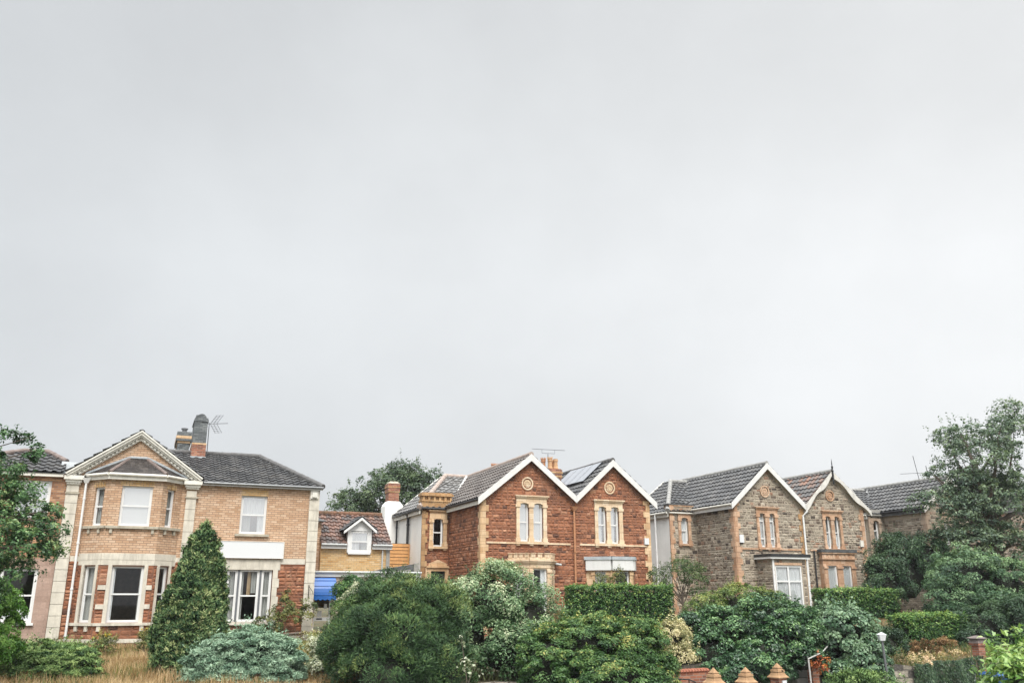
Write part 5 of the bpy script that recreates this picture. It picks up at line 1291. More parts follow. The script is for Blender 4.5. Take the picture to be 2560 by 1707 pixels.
for k in range(n):
    u = p.len * (k + .5) / n; c = p.P(u, 0, 1.45); mb.tube([p.P(u, -.13, 1.45), p.P(u, -.09, 1.49), p.P(u, .09, 1.49), p.P(u, .13, 1.45)], p.len / n * .47, 7)
LW.part('coping', mb, M['redtile'])
RL = Thing('iron_railing', 'thin black iron handrail in front of the low brick wall', 'railing', (4.4, 24.8, -.4), 0, row=False)
mb = MB(); mb.tube([(4.05, 24.6, 1.42), (4.75, 24.9, 1.37), (4.95, 25.0, 1.28)], .018, 6); mb.tube([(4.7, 24.88, -.4), (4.75, 24.9, 1.37)], .016, 6); mb.tube([(4.05, 24.6, -.4), (4.05, 24.6, 1.42)], .016, 6); RL.part('rail', mb, M['ink'])
HR = Thing('white_handrail', 'white painted handrail climbing the garden steps behind the right gate pillar', 'handrail', (9.1, 27.9, -.4), 0, row=False)
mb = MB()
P3 = [(8.83, 27.5, 1.72), (9.5, 28.2, 1.86), (9.92, 28.9, 2.0)]
for a, b in zip(P3, P3[1:]): mb.tube([a, b], .02, 6)
HR.part('rail', mb, M['railpaint'])
mb = MB()
mb.tube([(8.9, 27.52, -.4), (8.84, 27.5, 1.70)], .024, 6)
HR.part('post', mb, M['railpaint'])
SR = Thing('step_rail', 'thin white rail higher up the steps beside the ivy bush', 'handrail', (9.9, 29.4, 1.0), 0, row=False)
mb = MB(); mb.tube([(9.93, 29.4, .9), (9.89, 29.4, 2.18), (10.15, 29.5, 2.05), (10.5, 29.6, 2.0)], .022, 6); SR.part('rail', mb, M['railpaint'])
ST = Thing('garden_steps', 'mossy stone garden steps between the retaining wall and the ivy bush', 'steps', (9.6, 28.6, -.4), ROT, row=False)
mb = MB()
for k in range(8): mb.box(9.0, 10.2, 27.4 + k * .28, 27.4 + (k + 1) * .28 + .3, -.5, -.4 + (k + 1) * .21)
ST.part('step', mb, M['slab'])
BP = Thing('brick_pier', 'slim red brick gatepost under the white handrail, red creeper at its right', 'pier', (9.3, 28.6, -.4), ROT, row=False)
mb = MB(); mb.box(9.20, 9.44, 28.5, 28.74, -.4, 1.42); mb.box(9.17, 9.47, 28.47, 28.77, 1.42, 1.50); BP.part('shaft', mb, M['redbrick'])
LP = Thing('garden_lamp', 'slim grey lamp post with a white lantern head beside the ivy bush', 'lamp post', (11.44, 28.3, -.4), 0, row=False)
mb = MB(); mb.tube([(11.50, 28.3, -.4), (11.42, 28.3, 2.22)], [.05, .035], 10); LP.part('post', mb, M['metal'])
mb = MB(); mb.hexa([(11.35, 28.23, 2.2), (11.49, 28.23, 2.2), (11.49, 28.37, 2.2), (11.35, 28.37, 2.2)], [(11.31, 28.19, 2.37), (11.53, 28.19, 2.37), (11.53, 28.41, 2.37), (11.31, 28.41, 2.37)]); mb.hexa([(11.30, 28.18, 2.372), (11.54, 28.18, 2.372), (11.54, 28.42, 2.372), (11.30, 28.42, 2.372)], [(11.40, 28.28, 2.44), (11.44, 28.28, 2.44), (11.44, 28.32, 2.44), (11.40, 28.32, 2.44)]); LP.part('lantern', mb, M['signboard'])
BN = Thing('wheelie_bin', 'dark blue wheelie bin half hidden by the bright laurel at right', 'bin', (16.2, 31.0, -.4), .3, row=False)
mb = MB(); mb.hexa([(15.97, 30.8, -.35), (16.43, 30.8, -.35), (16.43, 31.2, -.35), (15.97, 31.2, -.35)], [(15.90, 30.72, .98), (16.5, 30.72, .98), (16.5, 31.3, .98), (15.90, 31.3, .98)]); BN.part('body', mb, M['bluebin'])
mb = MB(); mb.hexa([(15.86, 30.66, .985), (16.54, 30.66, .985), (16.54, 31.36, .985), (15.86, 31.36, .985)], [(15.92, 30.74, 1.06), (16.48, 30.74, 1.06), (16.48, 31.34, 1.08), (15.92, 31.34, 1.08)]); BN.part('lid', mb, M['bluebin'])
for x in (15.98, 16.42):
    mb = MB(); mb.tube([(x - .03, 31.25, -.3), (x + .03, 31.25, -.3)], .1, 12); BN.part('wheel', mb, M['ink'])
TR = Thing('rustic_trellis', 'low rustic pole rail on posts between the blue juniper and the porch door', 'rail', (-7.9, 33.9, 1.6), 0, row=False)
mb = MB(); mb.tube([(-8.75, 34.0, 2.12), (-7.9, 34.0, 2.2), (-7.0, 34.0, 2.26)], .045, 7); mb.tube([(-8.1, 34.0, 1.85), (-7.75, 34, 2.18)], .03, 6); mb.tube([(-7.45, 34, 2.2), (-7.2, 34, 1.95)], .03, 6)
mb.tube([(-8.3, 33.95, 1.72), (-7.1, 33.95, 1.75)], .035, 6); TR.part('pole', mb, M['bark'])
for x in (-8.6, -7.05):
    mb = MB(); mb.tube([(x, 34, 1.3), (x, 34, 2.2)], .05, 7); TR.part('post', mb, M['bark'])
UN = Thing('plant_urn', 'small pale garden urn under the rustic pole rail near the porch', 'urn', (-7.72, 34.3, 1.6), 0, row=False)
mb = MB(); mb.lathe([(.10, 0), (.10, .04), (.05, .08), (.06, .12), (.14, .2), (.17, .3), (.19, .36), (.20, .38), (.15, .38)], (-7.72, 34.3, 1.66), 14); UN.part('bowl', mb, M['cream'], smooth=True)

# ================================================================== PLANTS
def unit(v): return v / np.maximum(1e-9, np.linalg.norm(v, axis=1, keepdims=True))
def rdir(rng, n): return unit(rng.normal(size=(n, 3)))

def leaf_object(name, P, N, T, ln, wd, tint, mat, parent, org, fold=.22, stuff=False):
    """one mesh of folded leaf blades; P centre, N face normal, T midrib direction"""
    n = len(P); N = unit(N); T = unit(T - N * np.sum(T * N, axis=1, keepdims=True)); B = np.cross(N, T)
    ln = np.broadcast_to(ln, (n,))[:, None]; wd = np.broadcast_to(wd, (n,))[:, None]
    v = np.empty((n, 4, 3))
    v[:, 0] = P - T * ln * .5; v[:, 2] = P + T * ln * .5
    v[:, 1] = P + B * wd * .5 + N * wd * fold - T * ln * .08; v[:, 3] = P - B * wd * .5 + N * wd * fold - T * ln * .08
    v = (v.reshape(-1, 3) - np.array(org)).astype(np.float32)
    me = bpy.data.meshes.new(name)
    me.vertices.add(4 * n); me.vertices.foreach_set('co', v.ravel())
    me.loops.add(4 * n); me.loops.foreach_set('vertex_index', np.arange(4 * n, dtype=np.int32))
    me.polygons.add(n); me.polygons.foreach_set('loop_start', np.arange(0, 4 * n, 4, dtype=np.int32))
    try: me.polygons.foreach_set('loop_total', np.full(n, 4, dtype=np.int32))
    except Exception: pass
    at = me.attributes.new('tint', 'FLOAT', 'POINT'); at.data.foreach_set('value', np.repeat(np.clip(tint, 0, 1), 4).astype(np.float32))
    me.materials.append(mat); me.update(calc_edges=True)
    o = bpy.data.objects.new(name, me); COL.objects.link(o)
    if parent is not None: o.parent = parent
    return o

def sample(shape, n, rng):
    """points and outward normals on a shape's surface (world coordinates)"""
    k = shape[0]
    if k == 'e':
        _, c, r = shape; r = np.array(r); d = rdir(rng, n); d[:, 2] = np.where(d[:, 2] < -.55, -d[:, 2], d[:, 2])
        return np.array(c) + d * r, unit(d / r)
    if k == 'b':           # clipped hedge: centre, half sizes, bearing
        _, c, h, rot = shape; h = np.array(h)
        a = np.array([h[1] * h[2], h[0] * h[2], h[0] * h[1] * .75]); ax = rng.choice(3, n, p=a / a.sum()); sg = rng.choice([-1, 1], n)
        sg = np.where(ax == 2, 1, sg)
        p = rng.uniform(-1, 1, (n, 3)); p[np.arange(n), ax] = sg
        p = p * h
        # round the long edges
        e = .12 / h; q = np.clip(np.abs(p / h) - (1 - e), 0, None); cut = np.sqrt((q ** 2).sum(1)) ; nn = np.zeros((n, 3)); nn[np.arange(n), ax] = sg
        nn += rng.normal(0, .25, (n, 3)) + p / h * .25
        R = np.array([[cos(rot), -sin(rot), 0], [sin(rot), cos(rot), 0], [0, 0, 1]])
        p[:, 2] += .035 * np.sin(p[:, 0] * 2.1 + h[0]) + .03 * np.sin(p[:, 0] * 5.3)
        return np.array(c) + p @ R.T, unit(nn @ R.T)
    if k == 'c':           # turned profile: base centre, [(z, r)...]
        _, c, prof = shape[:3]; lean = shape[3] if len(shape) > 3 else 0; z = np.array([a for a, _ in prof]); r = np.array([b for _, b in prof])
        zz = rng.uniform(z[0], z[-1], n * 3); rr = np.interp(zz, z, r); keep = rng.uniform(0, r.max(), n * 3) < rr + .08; zz = zz[keep][:n]; rr = rr[keep][:n]
        t = rng.uniform(0, 2 * pi, len(zz)); lob = 1 + .09 * np.sin(3 * t + zz * 2.3) + .06 * np.sin(7 * t - zz * 5)
        sl = np.gradient(np.interp(np.linspace(z[0], z[-1], 60), z, r), (z[-1] - z[0]) / 59); s_ = np.interp(zz, np.linspace(z[0], z[-1], 60), sl)
        return np.array(c) + np.stack([rr * lob * np.cos(t) + lean * zz, rr * lob * np.sin(t), zz], 1), unit(np.stack([np.cos(t), np.sin(t), -s_ + .15], 1))

def foliage(name, shapes, nc, cr, per, leaf, mat, parent, org, seed, mode='leaf', depth=.25, tint=(.42, .16, .14), top=0., up=.35, aim=None, vol=False, flat=1.0, reject=True, zmin=None, dens=2.0, dome=True, shoots=.30):
    rng = np.random.default_rng(seed); nc = int(nc * dens * (.26 if dome else 1)); cr = cr * (1.7 if dome else 1); per = per * (4.2 if dome else 1); area = []
    for s in shapes:
        if s[0] == 'e': r = s[2]; area.append((r[0] * r[1] + r[0] * r[2] + r[1] * r[2]))
        elif s[0] == 'b': h = s[2]; area.append(2.2 * (h[0] * h[1] + h[0] * h[2] + h[1] * h[2]))
        else: area.append(3)
    area = np.array(area) / sum(area); Cs, Ns = [], []
    for s, a in zip(shapes, area):
        p, nn = sample(s, max(3, int(nc * a)), rng)
        if s[0] == 'e':
            k = np.clip(rng.normal(1 - depth * .42, depth * .42, len(p)), .5, 1.12) if not vol else rng.uniform(.12, 1, len(p)) ** .45
            p = np.array(s[1]) + (p - np.array(s[1])) * k[:, None]
        else: p = p - nn * (rng.uniform(0, depth, len(p)) * cr)[:, None]
        Cs.append(p); Ns.append(nn)
    C_, N_ = np.concatenate(Cs), np.concatenate(Ns)
    if reject:
        keep = np.ones(len(C_), bool)
        for s in shapes:
            if s[0] == 'e': keep &= (((C_ - np.array(s[1])) / np.array(s[2])) ** 2).sum(1) > (.42 if not vol else -1)
        C_, N_ = C_[keep], N_[keep]
    if zmin is not None: k = C_[:, 2] > zmin; C_, N_ = C_[k], N_[k]
    nC = len(C_); ct = rng.normal(tint[0], tint[1], nC); rr = cr * rng.uniform(.55, 1.35, nC); cnt = np.maximum(3, (per * rng.uniform(.6, 1.4, nC)).astype(int))
    idx = np.repeat(np.arange(nC), cnt); n = len(idx)
    axis = unit(N_ * .6 + np.array([0, 0, .55]) + rng.normal(0, .2, N_.shape))
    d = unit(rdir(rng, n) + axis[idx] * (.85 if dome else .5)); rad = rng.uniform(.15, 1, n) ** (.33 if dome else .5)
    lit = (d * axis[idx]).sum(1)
    off = d * (rr[idx] * rad)[:, None]; off[:, 2] *= flat
    P = C_[idx] + off
    if mode == 'leaf':
        N = unit(d * .45 + N_[idx] * .35 + np.array([0, 0, up]) + rng.normal(0, .42, (n, 3)))
        T = rng.normal(size=(n, 3)) + d * .8
    else:
        T = unit(d * .8 + N_[idx] * .5 + np.array([0, 0, up]) + rng.normal(0, .25, (n, 3)))
        if aim is not None: T = unit(T + np.array(aim))
        N = unit(np.cross(T, rdir(rng, n)) + N_[idx] * .6 + np.array([0, 0, .4]))
    if shoots:
        ns = max(1, int(nC * shoots)); si = rng.choice(nC, ns); m_ = 9; ln_ = rng.uniform(.8, 2.0, ns) * cr
        sd = unit(axis[si] + np.array([0, 0, .45]) + rng.normal(0, .3, (ns, 3))); tq = np.linspace(.45, 1.0, m_)
        Ps = (C_[si] + axis[si] * cr * .4)[:, None] + sd[:, None] * (ln_[:, None] * tq[None])[..., None] + rng.normal(0, leaf[0] * .35, (ns, m_, 3))
        P = np.concatenate([P, Ps.reshape(-1, 3)]); i2 = np.repeat(si, m_); idx = np.concatenate([idx, i2]); n2 = len(i2)
        N = np.concatenate([N, unit(rng.normal(0, .6, (n2, 3)) + np.array([0, 0, .7]))]); T = np.concatenate([T, np.repeat(sd, m_, 0) + rng.normal(0, .6, (n2, 3))])
        rad = np.concatenate([rad, np.full(n2, .95)]); lit = np.concatenate([lit, np.full(n2, .7)]); n = len(idx)
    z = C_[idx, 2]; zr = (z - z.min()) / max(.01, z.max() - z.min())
    tt = ct[idx] - .09 + rng.normal(0, tint[2], n) + .30 * (rad - .6) + .22 * (lit - .2) + top * (zr - .5)  # clump shading painted in: outer and upper leaves paler, inner ones darker
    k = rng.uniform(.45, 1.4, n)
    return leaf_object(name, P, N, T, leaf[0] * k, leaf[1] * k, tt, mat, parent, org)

def core(shapes, k, parent, org, seed, mat='core_shade', name='shade_core'):  # solid dark blobs added as the shade inside; no stems modelled here
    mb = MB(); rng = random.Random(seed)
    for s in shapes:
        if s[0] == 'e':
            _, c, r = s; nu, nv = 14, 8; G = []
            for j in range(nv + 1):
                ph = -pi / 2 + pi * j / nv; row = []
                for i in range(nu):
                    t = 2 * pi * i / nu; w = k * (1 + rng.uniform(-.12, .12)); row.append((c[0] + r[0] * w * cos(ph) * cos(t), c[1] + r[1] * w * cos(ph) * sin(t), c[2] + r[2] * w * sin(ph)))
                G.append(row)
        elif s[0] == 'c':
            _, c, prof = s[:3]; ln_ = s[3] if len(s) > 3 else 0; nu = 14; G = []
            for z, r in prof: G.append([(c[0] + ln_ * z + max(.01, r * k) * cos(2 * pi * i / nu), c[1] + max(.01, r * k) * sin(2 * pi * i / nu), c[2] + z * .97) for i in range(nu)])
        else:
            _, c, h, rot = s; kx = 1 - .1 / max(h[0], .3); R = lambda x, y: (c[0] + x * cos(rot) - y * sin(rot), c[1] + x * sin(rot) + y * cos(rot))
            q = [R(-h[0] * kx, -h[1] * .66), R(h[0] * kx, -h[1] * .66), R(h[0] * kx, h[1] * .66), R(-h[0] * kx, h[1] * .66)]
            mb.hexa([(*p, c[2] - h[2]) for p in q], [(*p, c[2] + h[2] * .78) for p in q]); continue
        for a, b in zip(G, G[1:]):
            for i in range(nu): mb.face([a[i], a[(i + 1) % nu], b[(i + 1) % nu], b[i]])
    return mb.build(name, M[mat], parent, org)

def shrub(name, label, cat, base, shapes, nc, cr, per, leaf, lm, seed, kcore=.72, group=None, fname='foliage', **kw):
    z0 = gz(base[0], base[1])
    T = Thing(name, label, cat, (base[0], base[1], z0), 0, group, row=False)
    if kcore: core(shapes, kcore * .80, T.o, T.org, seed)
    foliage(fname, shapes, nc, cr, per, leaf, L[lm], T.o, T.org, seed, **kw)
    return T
E_ = lambda x, y, z, a, b, c: ('e', (x, y, z), (a, b, c))
def hedge(name, label, x0, y0, x1, y1, wd, z0, z1, lm, seed, per=10, leaf=(.07, .04), dens=170, **kw):
    c = ((x0 + x1) / 2, (y0 + y1) / 2, (z0 + z1) / 2); ln = math.hypot(x1 - x0, y1 - y0); h = (ln / 2, wd / 2, (z1 - z0) / 2); rot = atan2(y1 - y0, x1 - x0)
    A = 2 * (h[0] * h[2] + h[1] * h[2] + h[0] * h[1]) * 4 * .7
    T = Thing(name, label, 'hedge', (c[0], c[1], z0), 0, row=False)
    sh = [('b', c, h, rot)]
    core(sh, .86, T.o, T.org, seed)
    foliage('foliage', sh, int(A * dens), .10, per, leaf, L[lm], T.o, T.org, seed, depth=1.1, dome=False, shoots=.05, **kw)  # top tint paints sky light on hedge tops, darker faces below
    return T

def limb(mb, a, b, r0, r1, rng, sag=.1, n=5):
    a, b = Vector(a), Vector(b); pts = []
    for i in range(n + 1):
        t = i / n; p = a.lerp(b, t); k = sin(pi * t) * (b - a).length * sag
        pts.append(p + Vector((rng.uniform(-1, 1) * k * .4, rng.uniform(-1, 1) * k * .4, k * .6)))
    mb.tube(pts, [r0 + (r1 - r0) * i / n for i in range(n + 1)], 7)

def tree(name, label, base, trunk_top, r, shapes, nc, cr, per, leaf, lm, seed, z0=None, nl=14, group=None, **kw):
    z0 = gz(base[0], base[1]) if z0 is None else z0
    T = Thing(name, label, 'tree', (base[0], base[1], z0), 0, group, row=False); rng = random.Random(seed)
    mb = MB(); tt = Vector(trunk_top); limb(mb, (base[0], base[1], z0 - .3), tt, r, r * .6, rng, .03, 8)
    T.part('trunk', mb, M['bark'])
    mb = MB()
    for i in range(nl):
        s = shapes[i % len(shapes)]; c = Vector(s[1]); e = c + Vector((rng.uniform(-.7, .7) * s[2][0], rng.uniform(-.7, .7) * s[2][1], rng.uniform(-.3, .75) * s[2][2]))
        limb(mb, Vector((base[0], base[1], z0)).lerp(tt, rng.uniform(.55, 1)), e, r * .38, .012, rng, .12)
    T.part('limb', mb, M['bark'])
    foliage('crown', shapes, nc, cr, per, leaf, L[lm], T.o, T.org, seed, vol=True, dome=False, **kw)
    return T

# ---- left garden
CT = tree('cherry_tree', 'leafy green tree at far left with branches reaching over the painted house', (-15.6, 22.2), (-14.4, 22, 5.2), .16,
     [E_(-12.95, 22, 4.95, 1.15, 1.0, 1.25), E_(-13.2, 22, 6.25, 1.0, .8, .62), E_(-11.95, 21.9, 4.75, .80, .8, .70), E_(-13.6, 22, 3.9, 1.0, 1.0, 1.0), E_(-12.35, 22, 5.95, .45, .5, .40), E_(-11.6, 21.9, 5.45, .36, .4, .22), E_(-14.5, 22, 5.4, 1.2, 1, 1.3), E_(-13.0, 22, 3.5, .6, .6, .6), E_(-11.42, 21.9, 5.1, .40, .4, .20), E_(-11.4, 21.9, 4.55, .35, .4, .22), E_(-12.3, 21.9, 4.1, .8, .6, .40)],
     420, .20, 40, (.085, .040), 'cherry', 3, up=.3, tint=(.50, .20, .15), nl=26, flat=.75, dens=2.3, shoots=.08)
for (x, z, rx, rz, sd) in ((-12.95, 7.42, .42, .13, 5), (-12.55, 7.35, .30, .06, 6), (-12.05, 6.95, .16, .20, 7), (-13.1, 6.85, .14, .10, 8)): pass
T = CT
mb = MB(); rg = random.Random(5); limb(mb, (-15.2, 22.1, 6.4), (-12.35, 22, 7.40), .035, .006, rg, .03); limb(mb, (-14.4, 22, 6.2), (-11.98, 22, 7.12), .03, .005, rg, .05); T.part('branch', mb, M['bark'])
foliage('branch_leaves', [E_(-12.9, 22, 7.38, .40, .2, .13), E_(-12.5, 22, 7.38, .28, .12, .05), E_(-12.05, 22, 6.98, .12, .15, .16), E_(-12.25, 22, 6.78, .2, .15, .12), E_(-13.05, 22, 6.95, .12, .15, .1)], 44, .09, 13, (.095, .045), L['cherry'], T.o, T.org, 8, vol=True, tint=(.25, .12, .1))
shrub('privet_hedge', 'bright green rounded hedge at the lower left edge under the leafy tree', 'hedge', (-14.2, 24), [E_(-14.15, 24, 2.55, 1.2, 1.0, 1.40), E_(-14.6, 24, 3.1, 1.0, 1, 1.0)], 520, .13, 60, (.07, .04), 'privet', 11, tint=(.5, .16, .15))
cz = gz(-9.7, 26.8)
shrub('cypress_tree', 'tall teardrop golden cypress standing between the bay and the triple window', 'conifer', (-9.72, 26.8), [('c', (-9.46, 26.8, cz - .05), [(0, .95), (.6, 1.03), (1.2, 1.01), (2.1, .87), (3.0, .64), (3.5, .49), (3.9, .34), (4.15, .22), (4.32, .08)], .045)],
      2000, .13, 34, (.10, .034), 'cypress', 13, kcore=.95, mode='tuft', up=.85, depth=1.3, tint=(.46, .22, .15), dome=False, dens=1.35, shoots=.06)
shrub('blue_juniper', 'low spreading blue-green juniper mound in front of the triple window', 'shrub', (-7.3, 25.5), [E_(-7.25, 25.5, 1.55, 1.52, 1.2, 1.02), E_(-8.1, 25.3, 1.45, .85, .9, .75), E_(-6.5, 25.4, 1.35, .8, .9, .80), E_(-7.2, 24.75, 1.25, .85, .55, .62)],
      1500, .12, 34, (.10, .026), 'juniper', 14, kcore=.84, mode='tuft', up=.30, aim=(.25, -.35, .05), flat=.55, depth=.16, tint=(.50, .17, .14))
for i, (x, y, rx, ry, rz, lb) in enumerate(((-12.6, 25.2, 1.35, .9, .55, 'flat green juniper nearest the bottom left corner, yellowish tips'), (-13.55, 27.2, 1.35, .8, .62, 'low dark green juniper in front of the bay and the pilaster'))):
    z = gz(x, y); shrub('low_juniper', lb, 'shrub', (x, y), [E_(x, y, z + .15, rx, ry, rz), E_(x - .8, y + .2, z + .1, .8, .7, rz * .85)], 620, .12, 34, (.10, .03), 'lowjuniper', 20 + i, kcore=.8, mode='tuft', up=.25, aim=(.2, -.3, 0), flat=.5, tint=(.42, .2, .15), group='low green junipers in the dry grass')
shrub('wall_shrub', 'straggly yellow-green climber against the red stone wall beside the pilaster', 'shrub', (-9.4, 36.6), [E_(-9.75, 36.7, 2.35, .62, .35, .42), E_(-9.25, 37.0, 2.95, .42, .25, .45), E_(-9.2, 37.0, 3.45, .17, .14, .28), E_(-8.35, 37.2, 2.85, .26, .2, .52), E_(-8.85, 37.0, 2.6, .32, .2, .3)], 105, .13, 26, (.085, .04), 'wallshrub', 24, kcore=0, vol=True, tint=(.45, .2, .2))
shrub('dark_bush', 'large dark green feathery bush in front of the pink porch', 'shrub', (-3.2, 25), [E_(-3.2, 25.0, 2.25, 1.72, 1.4, 1.45), E_(-3.35, 25.2, 3.05, 1.05, .9, .92), E_(-2.2, 25.1, 2.95, .85, .8, .75), E_(-4.35, 24.9, 2.1, .72, .8, .85), E_(-2.0, 24.6, 1.7, .85, .8, .8), E_(-3.2, 24.2, 1.5, 1.3, .9, .9)],
      1500, .19, 58, (.10, .019), 'pine', 25, kcore=.80, mode='tuft', up=.55, depth=.24, tint=(.36, .24, .14), top=.26)
shrub('cream_shrub', 'big pale cream-tipped shrub with long shoots in front of the red house bay', 'shrub', (-.4, 27), [E_(-.55, 27, 3.3, 1.15, 1.0, 1.12), E_(.55, 26.9, 2.75, 1.0, .9, .95), E_(-1.3, 26.7, 2.35, .85, .8, .95), E_(-.2, 26.6, 2.0, 1.3, 1.0, .95), E_(.5, 26.2, 1.6, .9, .8, .7), E_(-1.45, 27.1, 3.25, .62, .6, .55)],
      820, .19, 40, (.082, .036), 'cream', 26, kcore=.72, depth=.40, tint=(.40, .22, .15), top=.38, up=.5)
shrub('mixed_shrub', 'broad yellow-tipped green shrub below the clipped red house hedge', 'shrub', (2.4, 25), [E_(2.1, 25.2, 1.75, 1.55, 1.1, 1.22), E_(3.35, 25.3, 1.8, .92, .9, 1.12), E_(1.05, 25.0, 1.7, .85, .8, .95), E_(2.5, 24.5, 1.2, 1.6, .9, .9), E_(3.9, 25.2, 1.3, .55, .6, .8)],
      1050, .13, 40, (.068, .032), 'mixed', 27, kcore=.78, depth=.18, dens=3.2, flat=.6, tint=(.30, .17, .15), top=.44, up=.6)
shrub('variegated_shrub', 'small cream and gold variegated shrub right of the yellow-tipped shrub', 'shrub', (5.0, 28), [E_(4.95, 28, 2.25, .40, .4, .52), E_(5.12, 28, 1.75, .42, .4, .45)], 150, .12, 38, (.055, .034), 'varieg', 28, kcore=.75, tint=(.5, .2, .2))
shrub('laurel_bush', 'wide dark glossy evergreen bush spilling over the stone wall behind the pillars', 'shrub', (7.6, 29.2), [E_(8.35, 29.3, 2.45, 1.35, 1.1, .98), E_(6.9, 29.2, 2.15, 1.25, 1.0, .95), E_(6.2, 28.6, 1.6, .85, .8, .85), E_(7.3, 28.4, 1.35, .95, .8, .60), E_(9.2, 29.2, 2.3, .6, .8, .62), E_(6.6, 28.3, 1.0, .6, .5, .5), E_(5.9, 29.4, 2.5, .6, .6, .42), E_(8.5, 28.6, 2.1, .75, .5, .60), E_(8.95, 28.5, 1.65, .5, .4, .5), E_(7.7, 28.3, 1.8, .6, .4, .5)],
      900, .18, 40, (.095, .05), 'laurel', 29, kcore=.78, depth=.26, flat=.65, tint=(.36, .22, .15), top=.26, up=.55)
shrub('white_flower_shrub', 'pale white-flowered shrub low between the blue juniper and the dark bush', 'shrub', (-5.45, 26.6), [E_(-5.45, 26.6, 1.7, .42, .45, .62), E_(-5.1, 26.2, 1.35, .5, .5, .5), E_(-5.7, 26.9, 2.05, .22, .25, .28)], 170, .12, 34, (.06, .03), 'whiteflower', 30, kcore=.66, tint=(.55, .25, .2), top=.2)
shrub('white_rose_bush', 'cream flowering bush showing behind the dark bush beside the porch', 'shrub', (-5.6, 33.6), [E_(-5.55, 33.6, 3.15, .72, .5, .72)], 110, .15, 36, (.07, .035), 'whiteflower', 31, kcore=.7, tint=(.62, .22, .2), top=.2)
shrub('porch_climber', 'dark green climber on the pink porch wall beside the blue awning', 'shrub', (-6.3, 34.9), [E_(-6.35, 34.9, 2.95, .48, .35, 1.05), E_(-6.2, 35.2, 3.7, .35, .3, .42)], 160, .15, 36, (.08, .04), 'hedge', 32, kcore=.75, tint=(.34, .16, .12))
T = Thing('yellow_weed', 'yellow-green weedy plant with small yellow flowers by the pole rail', 'plant', (-7.3, 33.0, gz(-7.3, 33)), 0, row=False)
foliage('leaves', [E_(-7.2, 33, 1.85, .55, .4, .35), E_(-6.9, 30.5, 1.6, .4, .4, .3)], 60, .14, 26, (.10, .025), L['weed'], T.o, T.org, 33, mode='tuft', up=.6, vol=True, tint=(.55, .2, .2))
T = Thing('pale_leaf_plant', 'tall stem with big pale lobed leaves in front of the dark bush', 'plant', (-1.2, 22, gz(-1.2, 22)), 0, row=False)
mb = MB(); rg = random.Random(2); limb(mb, (-1.0, 22, 1.0), (-1.22, 22, 2.55), .015, .006, rg, .03); limb(mb, (-1.05, 22, 1.5), (-.85, 22, 2.05), .01, .005, rg, .04); T.part('stem', mb, M['bark'])
foliage('leaves', [E_(-1.22, 22, 2.42, .10, .1, .16), E_(-1.18, 21.95, 1.95, .18, .12, .2), E_(-.95, 21.95, 1.8, .2, .1, .22)], 12, .09, 4, (.085, .07), L['pale'], T.o, T.org, 34, vol=True, up=.7, tint=(.5, .25, .2), dome=False, shoots=0)

# ---- red pair gardens
hedge('clipped_hedge', 'long clipped dark green hedge across the front of the red sandstone pair', 2.5, 39.3, 7.1, 41.2, 1.0, 1.7, 3.93, 'hedge', 40, top=.60, tint=(.38, .17, .14), dens=120)
shrub('young_shrub', 'light young shrub rising above the clipped hedge at the red bay window', 'shrub', (4.6, 42.0), [E_(4.3, 42.0, 4.05, .34, .3, .42), E_(4.95, 42.0, 4.0, .34, .3, .42), E_(5.02, 42, 4.45, .10, .1, .2)], 62, .14, 20, (.075, .03), 'wallshrub', 41, kcore=0, vol=True, mode='tuft', tint=(.45, .2, .2), up=.7)
shrub('yellow_green_hedge', 'rounded yellow-green hedge in front of the brown stone side wall', 'hedge', (9.3, 37), [E_(9.5, 37.2, 2.75, 1.45, .9, 1.15), E_(8.1, 37.4, 2.5, 1.05, .8, 1.0), E_(10.6, 37.2, 2.6, .9, .8, 1.0)], 720, .13, 34, (.06, .035), 'ygreen', 42, kcore=.82, depth=.14, tint=(.42, .16, .14), top=.35)
tree('small_tree', 'small multi-stemmed tree in the gap before the white rendered side wall', (8.15, 43), (8.1, 43, 3.7), .06, [E_(7.95, 43, 4.65, .80, .7, .62), E_(8.75, 43, 4.35, .72, .7, .70), E_(7.0, 43, 4.3, .55, .5, .55), E_(7.1, 43, 3.7, .42, .4, .42), E_(8.9, 43, 3.6, .45, .4, .4)], 125, .20, 34, (.08, .034), 'small', 43, tint=(.45, .2, .15), nl=22, flat=.75, up=.5)
# ---- brown pair gardens
hedge('clipped_hedge', 'clipped green hedge across the front of the brown stone house with the finial', 14.35, 42.3, 18.4, 43.9, 1.0, 2.2, 3.80, 'hedge', 44, top=.60, tint=(.40, .17, .14), dens=120)
hedge('clipped_hedge', 'short clipped hedge with yellow-green top beside the dry lawn, nearest the ivy wall', 15.25, 35.9, 18.2, 37.4, 1.2, 1.2, 2.78, 'hedge', 45, top=.55, tint=(.44, .15, .13), dens=130, up=.7)
shrub('ivy_bush', 'domed bush smothered in pale-edged ivy leaves beside the lamp post', 'shrub', (10.8, 29.6), [E_(10.75, 29.6, 2.1, 1.0, .85, 1.02), E_(10.1, 29.7, 2.45, .5, .6, .62), E_(11.1, 29.2, 1.35, .72, .7, .7), E_(10.4, 29.0, .9, .75, .5, .6)], 520, .16, 34, (.10, .07), 'ivy', 46, kcore=.78, depth=.22, flat=.7, tint=(.5, .22, .15), top=.2)
shrub('lower_greenery', 'dark weedy greenery at the foot of the ivy bush by the road', 'plant', (10.0, 27.2), [E_(10.1, 27.3, .75, .75, .5, .55), E_(10.9, 27.6, .6, .8, .5, .5)], 190, .15, 26, (.10, .03), 'lowjuniper', 47, kcore=.7, mode='tuft', tint=(.35, .18, .12))
